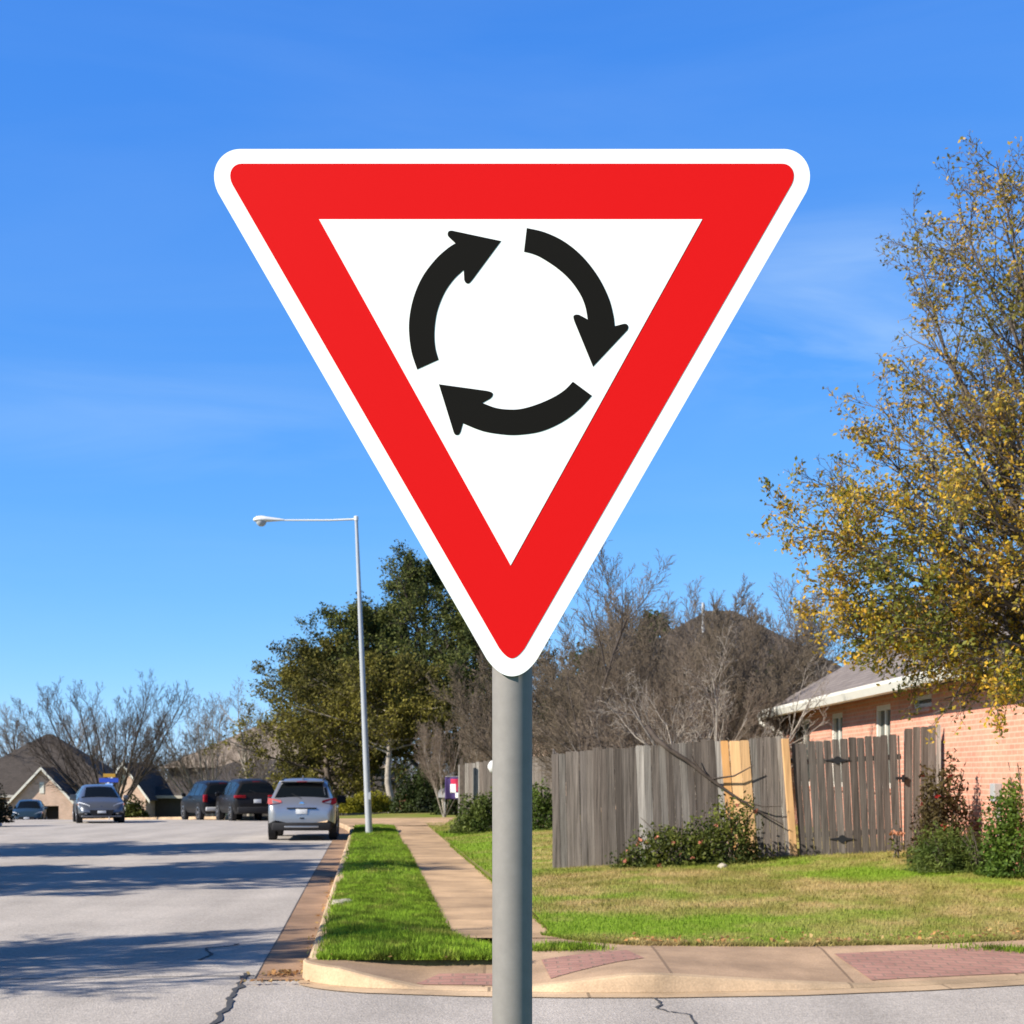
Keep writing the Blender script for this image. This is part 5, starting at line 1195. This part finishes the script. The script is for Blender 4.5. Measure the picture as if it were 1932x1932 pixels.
# ---------------------------------------------------------------- street furniture far off
def name_sign():
    b = P3(206, 76, 0); X_ = b[0]; z0 = float(T(X_, 76)); t = thing('street_sign', 'blue street name sign with an ochre blade on top, above the silver hatchback', 'street sign', (X_, 76, z0))
    mb = MB(); mb.lathe([(0.03, -0.3), (0.03, 2.35), (0.02, 2.36)], 12); mb.build('pole', M['metal_grey'], t, 40)
    mb = MB(); mb.box((-0.50, -0.045, 1.92), (0.48, -0.033, 2.14), 0.005); mb.build('name_blade', M['blue_sign'], t)
    mb = MB(); mb.box((-0.30, -0.03, 2.19), (0.32, -0.018, 2.37), 0.005); mb.build('name_blade', M['yellow_sign'], t)
    mb = MB(); mb.box((-0.20, -0.045, 1.58), (0.20, -0.033, 1.87), 0.005); mb.build('plate', M['blue_plate'], t)
name_sign()
def flag():
    b = P3(858, 52, 0.2); t = thing('yard_flag', 'purple and red flag with a white patch, left of the sign pole', 'flag', b)
    mb = MB(); mb.tube([(0.32, 0, -0.2), (0.32, 0, 1.62)], 0.018, 8); mb.tube([(0.33, 0, 1.55), (-0.34, 0, 1.55)], 0.012, 6); mb.build('pole', M['metal_grey'], t)
    def cloth(name, x0, x1, z0, z1, yo, mat):
        a, c = np.meshgrid(np.linspace(x0, x1, 16), np.linspace(z0, z1, 16)); yv = 0.04 * np.sin(a * 11 + c * 3) + yo
        me = np_mesh(name, np.stack([a, yv, c], -1).reshape(-1, 3), np.array([(i * 16 + j, i * 16 + j + 1, (i + 1) * 16 + j + 1, (i + 1) * 16 + j) for i in range(15) for j in range(15)]), None, True)
        o = link(name, me, t, mat); s = o.modifiers.new('thickness', 'SOLIDIFY'); s.thickness = 0.004; return o
    cloth('cloth', -0.34, 0.30, 0.75, 1.53, 0.0, M['flag_purple'])
    cloth('red_field', -0.14, 0.28, 1.02, 1.46, -0.008, M['flag_red'])
    cloth('white_patch', -0.16, 0.04, 0.98, 1.28, -0.014, M['flag_white'])
    cloth('white_patch', 0.02, 0.16, 0.80, 0.98, -0.014, M['flag_white'])
    cloth('dark_disc', 0.10, 0.22, 1.05, 1.17, -0.018, M['flag_purple'])
flag()
b = P3(838, 58, 0.15); mbx = thing('mailbox', 'grey curb mailbox on a post below the flag', 'mailbox', b)
mb = MB(); mb.box((-0.04, -0.04, -0.2), (0.04, 0.04, 0.78)); mb.build('post', M['metal_grey'], mbx)
mb = MB(); mb.prism([(-0.22, -0.3, 0.78), (0.22, -0.3, 0.78), (0.22, -0.3, 1.0), (0.15, -0.3, 1.10), (0, -0.3, 1.14), (-0.15, -0.3, 1.10), (-0.22, -0.3, 1.0)], (0, 0.6, 0)); mb.build('box', M['metal_grey'], mbx)
b = P3(762, 66.5, 0.15); pil = thing('brick_pillar', 'short orange brick pillar right of the oak trunk', 'pillar', b)
mb = MB(); mb.box((-0.22, -0.22, -0.2), (0.22, 0.22, 0.72)); box_uv(mb.build('shaft', M['brick_red'], pil)); mb = MB(); mb.box((-0.26, -0.26, 0.72), (0.26, 0.26, 0.80), 0.01); box_uv(mb.build('cap', M['brick_red'], pil))
b = P3(931, 39.2, 0.3); wl_ = thing('garden_lantern', 'round white lantern peeking out left of the sign pole', 'lantern', b)
mb = MB(); mb.tube([(0, 0, -0.1), (0, 0, 1.55)], 0.02, 8); mb.build('stake', M['iron'], wl_)
mb = MB(); mb.lathe([(0.03, 1.53), (0.10, 1.58), (0.15, 1.68), (0.15, 1.74), (0.10, 1.84), (0.03, 1.88)], 18); mb.build('globe', M['lamp_white'], wl_, 60)

# ---------------------------------------------------------------- cars
def car(name, label, loc, rz, st, paint, kind, group, wheel_x, wr, rails=False):
    """st rows: x, z bottom, z belt, z top, half width, half width of roof; local x forward"""
    t = thing(name, label, 'car', loc, rz, group)
    rows = []
    for x, zb, zl, zt, hw, hr in st:
        zm = zb + (zl - zb) * 0.55; half = [(0.0, zb), (hw * 0.90, zb), (hw * 0.985, zb + 0.14), (hw, zm), (hw * 0.985, zl - 0.10), (hw * 0.955, zl), (hr, zl + (zt - zl) * 0.88), (hr * 0.84, zt - 0.008), (hr * 0.45, zt + 0.012), (0, zt + 0.02)]
        rows.append([Vector((x, y_, z_)) for y_, z_ in half] + [Vector((x, -y_, z_)) for y_, z_ in half[-2:0:-1]])
    k = len(rows[0])
    def skin(nm, sel, mat, parent=t, sm=50):
        mb = MB(); cache = {}
        def V(i, j):
            j %= k
            if (i, j) not in cache: cache[(i, j)] = mb.bm.verts.new(rows[i][j])
            return cache[(i, j)]
        for i in range(len(rows) - 1):
            for j in range(k):
                if sel(j):
                    try: mb.bm.faces.new((V(i, j), V(i, j + 1), V(i + 1, j + 1), V(i + 1, j)))
                    except ValueError: pass
        if sel(3):
            for i in (0, len(rows) - 1):
                idx = [j for j in range(k) if sel(j) or sel(j - 1)]
                try: mb.bm.faces.new([V(i, j) for j in idx])
                except ValueError: pass
        return mb.build(nm, mat, parent, sm)
    low = {0, 1, k - 1, k - 2}
    skin('lower_trim', lambda j: j in low, M['plastic'])
    body = skin('body', lambda j: j not in low, paint)
    cab = [i for i in range(len(st)) if st[i][3] - st[i][2] > 0.25]       # stations that carry the roof
    def panel(nm, quads, mat, parent, off=0.006):
        mb = MB()
        for q in quads:
            n = (q[1] - q[0]).cross(q[3] - q[0]).normalized(); c = (q[0] + q[1] + q[2] + q[3]) / 4
            if n.dot(c - Vector((c.x * 0.7, 0, 0.9))) < 0: n = -n
            mb.prism([p + n * off for p in q], -n * (off * 0.9))
        return mb.build(nm, mat, parent, 30)
    def lerp4(q, u0, u1, v0, v1):
        a, b, c, d = q; f = lambda u, v: (a * (1 - u) + b * u) * (1 - v) + (d * (1 - u) + c * u) * v
        return [f(u0, v0), f(u1, v0), f(u1, v1), f(u0, v1)]
    for s in (1, -1):
        def pt(i, j): p = rows[i][j].copy(); p.y = abs(p.y) * s; return p
        c0, c1 = cab[0], cab[-1]
        for i in range(c0, c1):
            q = [pt(i, 5), pt(i + 1, 5), pt(i + 1, 6), pt(i, 6)]
            panel('side_window', [lerp4(q, 0.05, 0.95, 0.06, 0.93)], M['car_glass'], t)
        q = [pt(c1, 5), pt(c1 + 1, 5), pt(c1 + 1, 6), pt(c1, 6)]
        panel('side_window', [lerp4(q, 0.05, 0.72, 0.08, 0.80)], M['car_glass'], t)
        # mirror, door handles
        xm = st[c1][0] + 0.42 * (st[c1 + 1][0] - st[c1][0]) + 0.1; hw = st[c1][4]
        mb = MB(); mb.box((xm - 0.07, s * (hw + 0.02), st[c1][2] - 0.01), (xm + 0.05, s * (hw + 0.20), st[c1][2] + 0.15), 0.03); mb.build('mirror', paint if kind != 'suv_rear' else M['plastic'], t, 50)
        for xh in (st[cab[0]][0] + 1.15, st[cab[0]][0] + 2.05):
            mb = MB(); mb.box((xh, s * (hw * 0.985), st[c1][2] - 0.14), (xh + 0.18, s * (hw + 0.025), st[c1][2] - 0.10), 0.008); mb.build('door_handle', M['chrome'], t)
        if rails:
            mb = MB(); a, b = rows[c0][7], rows[c1][7]; mb.tube([(a.x + 0.1, s * a.y, a.z + 0.03), (a.x + 0.3, s * a.y, a.z + 0.07), (b.x - 0.3, s * b.y, b.z + 0.07), (b.x - 0.1, s * b.y, b.z + 0.03)], 0.018, 6); mb.build('roof_rail', M['plastic'], t)
        for xw in wheel_x:
            hw2 = np.interp(xw, [q[0] for q in st], [q[4] for q in st]); mt = Matrix.Translation((xw, s * (hw2 - 0.20), wr)) @ Matrix.Rotation(R(-90) * s, 4, 'X')
            mb = MB(); mb.lathe([(wr + 0.06, 0.02), (wr + 0.07, 0.21), (wr - 0.02, 0.213)], 30, mt); mb.build('wheel_arch', M['plastic'], t, 40)
            mb = MB(); mb.lathe([(wr * 0.62, 0.0), (wr - 0.03, -0.01), (wr, 0.02), (wr, 0.19), (wr - 0.03, 0.222), (wr * 0.66, 0.225)], 30, mt); w = mb.build('wheel', M['rubber'], t, 40)
            mb = MB(); mb.lathe([(wr * 0.67, 0.20), (wr * 0.67, 0.229), (wr * 0.60, 0.232), (wr * 0.58, 0.21), (0.07, 0.215), (0.06, 0.235), (0.0005, 0.237)], 30, mt); rm_ = mb.build('rim', M['rim'], w, 40)
    def span(i0, i1, v0, v1, js, ymargin=0.97):
        qs = []
        for a, b in zip(js, js[1:]):
            q = [rows[i0][a % k], rows[i0][b % k], rows[i1][b % k], rows[i1][a % k]]; qs.append([p.copy() for p in lerp4(q, 0, 1, v0, v1)])
        for q in qs:
            for p in q: p.y *= ymargin
        return qs
    js = list(range(6, k - 6 + 1))
    rear = panel('rear_window', span(cab[0] - 1, cab[0], 0.12, 0.90, js, 0.95), M['car_glass'], t)
    panel('windscreen', span(cab[-1] + 1, cab[-1], 0.06, 0.94, js, 0.95), M['car_glass'], t)
    return t, body, rows, cab
def bx(parent, name, mat, lo, hi, bev=0.01, sm=50, mtx=None):
    mb = MB(); mb.box(lo, hi, bev, mtx); return mb.build(name, mat, parent, sm)
GC = 'cars parked along the street'
SUV = [(-2.31, 0.42, 0.70, 0.74, 0.72, 0.66), (-2.27, 0.36, 0.90, 0.93, 0.855, 0.74), (-2.17, 0.33, 1.08, 1.12, 0.905, 0.78), (-1.80, 0.31, 1.08, 1.60, 0.92, 0.665), (-1.35, 0.30, 1.06, 1.67, 0.92, 0.66), (-0.45, 0.30, 1.03, 1.69, 0.92, 0.665), (0.40, 0.30, 1.01, 1.65, 0.92, 0.655), (1.15, 0.30, 1.00, 1.05, 0.92, 0.74), (1.85, 0.30, 0.93, 0.97, 0.89, 0.70), (2.18, 0.32, 0.80, 0.84, 0.82, 0.62), (2.33, 0.36, 0.62, 0.66, 0.68, 0.5)]
def head(x, y): return math.atan2(y, x)
def rz_from_left(deg): return R(90 + deg)               # heading turned left of straight away
# silver SUV by the kerb, seen from behind
a = rz_from_left(5.5); rearc = Vector(((569 - 966) * 40.3 / 2800.0, 40.3, 0))
loc = rearc + Vector((math.cos(a), math.sin(a), 0)) * 2.31
t, body, rows, cab = car('parked_car', 'silver crossover parked by the kerb beside the lamp post, seen from behind', loc, a, SUV, M['silver'], 'suv_rear', GC, (-1.38, 1.35), 0.36, True)
for s in (1, -1):
    mb = MB(); mb.prism([(-2.20, s * 0.54, 1.045), (-2.235, s * 0.88, 0.99), (-2.02, s * 0.935, 1.02), (-1.92, s * 0.93, 1.16), (-2.14, s * 0.875, 1.165), (-2.165, s * 0.56, 1.10)], (-0.03, 0, 0)); mb.build('tail_light', M['tail_red'], t, 30)
    bx(t, 'reflector', M['tail_red'], (-2.325, s * 0.66 - 0.07, 0.44), (-2.29, s * 0.66 + 0.07, 0.475), 0.005)
bx(t, 'rear_bumper', M['plastic'], (-2.35, -0.80, 0.28), (-2.10, 0.80, 0.50), 0.04)
bx(t, 'skid_strip', M['silver'], (-2.365, -0.46, 0.36), (-2.33, 0.46, 0.41), 0.01)
bx(t, 'plate_recess', M['plastic'], (-2.325, -0.40, 0.875), (-2.25, 0.40, 0.905), 0.008)
bx(t, 'number_plate', M['plate'], (-2.330, -0.155, 0.73), (-2.300, 0.155, 0.865), 0.004)
mb = MB(); mb.lathe([(0.045, 0), (0.065, 0), (0.065, 0.012), (0.045, 0.012)], 24, Matrix.Translation((-2.235, 0.0, 1.0)) @ Matrix.Rotation(R(-82), 4, 'Y')); mb.box((-2.255, -0.075, 0.992), (-2.24, 0.075, 1.012)); mb.build('emblem', M['chrome'], t, 40)
bx(t, 'tailgate_handle', M['plastic'], (-2.33, -0.07, 0.60), (-2.29, 0.05, 0.635), 0.01)
mb = MB(); mb.prism([(-1.35, -0.012, 1.69), (-1.62, -0.012, 1.66), (-1.55, -0.012, 1.76), (-1.48, -0.012, 1.77)], (0, 0.024, 0)); mb.build('roof_fin', M['silver'], t)
bx(t, 'spoiler', M['silver'], (-1.98, -0.60, 1.595), (-1.72, 0.60, 1.635), 0.015)
bx(t, 'brake_light', M['tail_red'], (-1.985, -0.14, 1.60), (-1.97, 0.14, 1.62), 0.004)
mb = MB(); mb.tube([(-2.17, 0.0, 1.14), (-2.06, 0.28, 1.28)], 0.010, 6); mb.build('wiper', M['plastic'], t)
# two black cars on the bend
BLK = [(-2.36, 0.44, 0.70, 0.74, 0.74, 0.68), (-2.32, 0.38, 0.92, 0.95, 0.88, 0.78), (-2.24, 0.34, 1.10, 1.14, 0.93, 0.82), (-1.95, 0.32, 1.10, 1.62, 0.945, 0.64), (-1.40, 0.32, 1.09, 1.74, 0.945, 0.645), (-0.45, 0.32, 1.07, 1.77, 0.945, 0.65), (0.45, 0.32, 1.05, 1.73, 0.945, 0.64), (1.15, 0.32, 1.05, 1.10, 0.94, 0.76), (1.90, 0.32, 1.00, 1.04, 0.91, 0.74), (2.22, 0.34, 0.86, 0.90, 0.86, 0.66), (2.36, 0.38, 0.66, 0.70, 0.72, 0.54)]
def black_car(label, x, d, deg, paint, tail, lampz):
    a = rz_from_left(deg); rc = Vector(((x - 966) * d / 2800.0, d, 0)); l = rc + Vector((math.cos(a), math.sin(a), 0)) * 2.36; l.z = float(T(l.x, l.y)) + 0.005
    t, body, rows, cab = car('parked_car', label, l, a, BLK, paint, 'suv', GC, (-1.42, 1.42), 0.37, True)
    for s in (1, -1):
        if tail == 'tall': bx(t, 'tail_light', M['tail_red'], (-2.36, s * 0.84 - 0.08, 0.84), (-2.2, s * 0.84 + 0.10, 1.16), 0.02)
        else: bx(t, 'tail_light', M['tail_red'], (-2.345, s * 0.70 - 0.22, 0.985), (-2.12, s * 0.70 + 0.245, 1.10), 0.02)
        bx(t, 'reflector', M['tail_red'], (-2.39, s * 0.68 - 0.10, 0.55), (-2.33, s * 0.68 + 0.10, 0.60), 0.006)
    bx(t, 'rear_bumper', M['plastic'] if tail != 'tall' else M['metal_grey'], (-2.41, -0.84, 0.44 if tail == 'tall' else 0.36), (-2.2, 0.84, 0.62), 0.04)
    bx(t, 'number_plate', M['plate'], (-2.375, -0.155, 0.78), (-2.345, 0.155, 0.93), 0.004)
    bx(t, 'brake_light', M['tail_red'], (-2.13, -0.16, 1.655), (-2.11, 0.16, 1.675), 0.004)
    mb = MB(); mb.tube([(-2.26, 0.0, 1.17), (-2.16, 0.3, 1.32)], 0.010, 6); mb.build('wiper', M['plastic'], t)
    return t
black_car('charcoal black sport utility car next to the silver one, with wide red tail lights', 486, 61.5, 22, M['black_paint2'], 'wide', 1.0)
black_car('black sport utility car furthest along the bend, with upright red tail lights', 424, 65.5, 26, M['black_paint'], 'tall', 1.0)
# blue-grey hatchback facing us
HAT = [(-2.12, 0.40, 0.68, 0.72, 0.66, 0.58), (-2.08, 0.34, 0.88, 0.91, 0.80, 0.70), (-1.98, 0.28, 1.00, 1.04, 0.85, 0.74), (-1.62, 0.26, 1.00, 1.36, 0.875, 0.60), (-1.10, 0.24, 0.97, 1.45, 0.88, 0.60), (-0.35, 0.24, 0.94, 1.47, 0.88, 0.605), (0.35, 0.24, 0.92, 1.40, 0.88, 0.59), (1.22, 0.24, 0.90, 0.96, 0.88, 0.74), (1.75, 0.24, 0.78, 0.84, 0.86, 0.68), (2.05, 0.26, 0.64, 0.70, 0.80, 0.60), (2.19, 0.30, 0.50, 0.55, 0.66, 0.48)]
def front_car(label, x, d, deg, paint, wr=0.325, stt=HAT, z=None, lights='lamp_clear'):
    a = R(-90 + deg); fc_ = Vector(((x - 966) * d / 2800.0, d, 0)); l = fc_ - Vector((math.cos(a), math.sin(a), 0)) * 2.19; l.z = (float(T(l.x, l.y)) if z is None else z) + 0.005
    t, body, rows, cab = car('parked_car', label, l, a, stt, paint, 'hatch', GC, (-1.30, 1.34), wr)
    for s in (1, -1):
        mb = MB(); mb.prism([(2.03, s * 0.44, 0.67), (2.10, s * 0.50, 0.56), (2.02, s * 0.77, 0.55), (1.72, s * 0.865, 0.70), (1.66, s * 0.83, 0.80), (1.86, s * 0.66, 0.76)], (0.035, 0, 0.02)); mb.build('headlight', M[lights], t, 30)
        bx(t, 'turn_signal', M['amber'], (1.70, s * 0.862 - 0.01, 0.70), (1.80, s * 0.862 + 0.012, 0.76), 0.006)
        bx(t, 'fog_lamp', M['lamp_clear'], (2.07, s * 0.60 - 0.07, 0.36), (2.16, s * 0.60 + 0.07, 0.44), 0.02)
    mb = MB(); mb.prism([(2.215, -0.46, 0.52), (2.215, 0.46, 0.52), (2.215, 0.34, 0.30), (2.215, -0.34, 0.30)], (-0.06, 0, 0)); mb.build('grille', M['plastic'], t)
    bx(t, 'front_bumper', paint, (2.02, -0.74, 0.25), (2.225, 0.74, 0.31), 0.03)
    bx(t, 'number_plate', M['plate'], (2.216, -0.155, 0.40), (2.232, 0.155, 0.49), 0.004)
    mb = MB(); mb.lathe([(0.03, 0), (0.05, 0), (0.05, 0.01), (0.03, 0.01)], 20, Matrix.Translation((2.12, 0, 0.62)) @ Matrix.Rotation(R(60), 4, 'Y')); mb.build('emblem', M['chrome'], t)
    return t
front_car('blue grey hatchback facing us on the far side of the street', 192, 56.5, 19, M['steel_blue'])
front_car('dark blue car at the far left edge, half behind the dark shrub', 50, 86, 14, M['navy_paint'], z=float(T(-28.5, 88)) - 0.1)
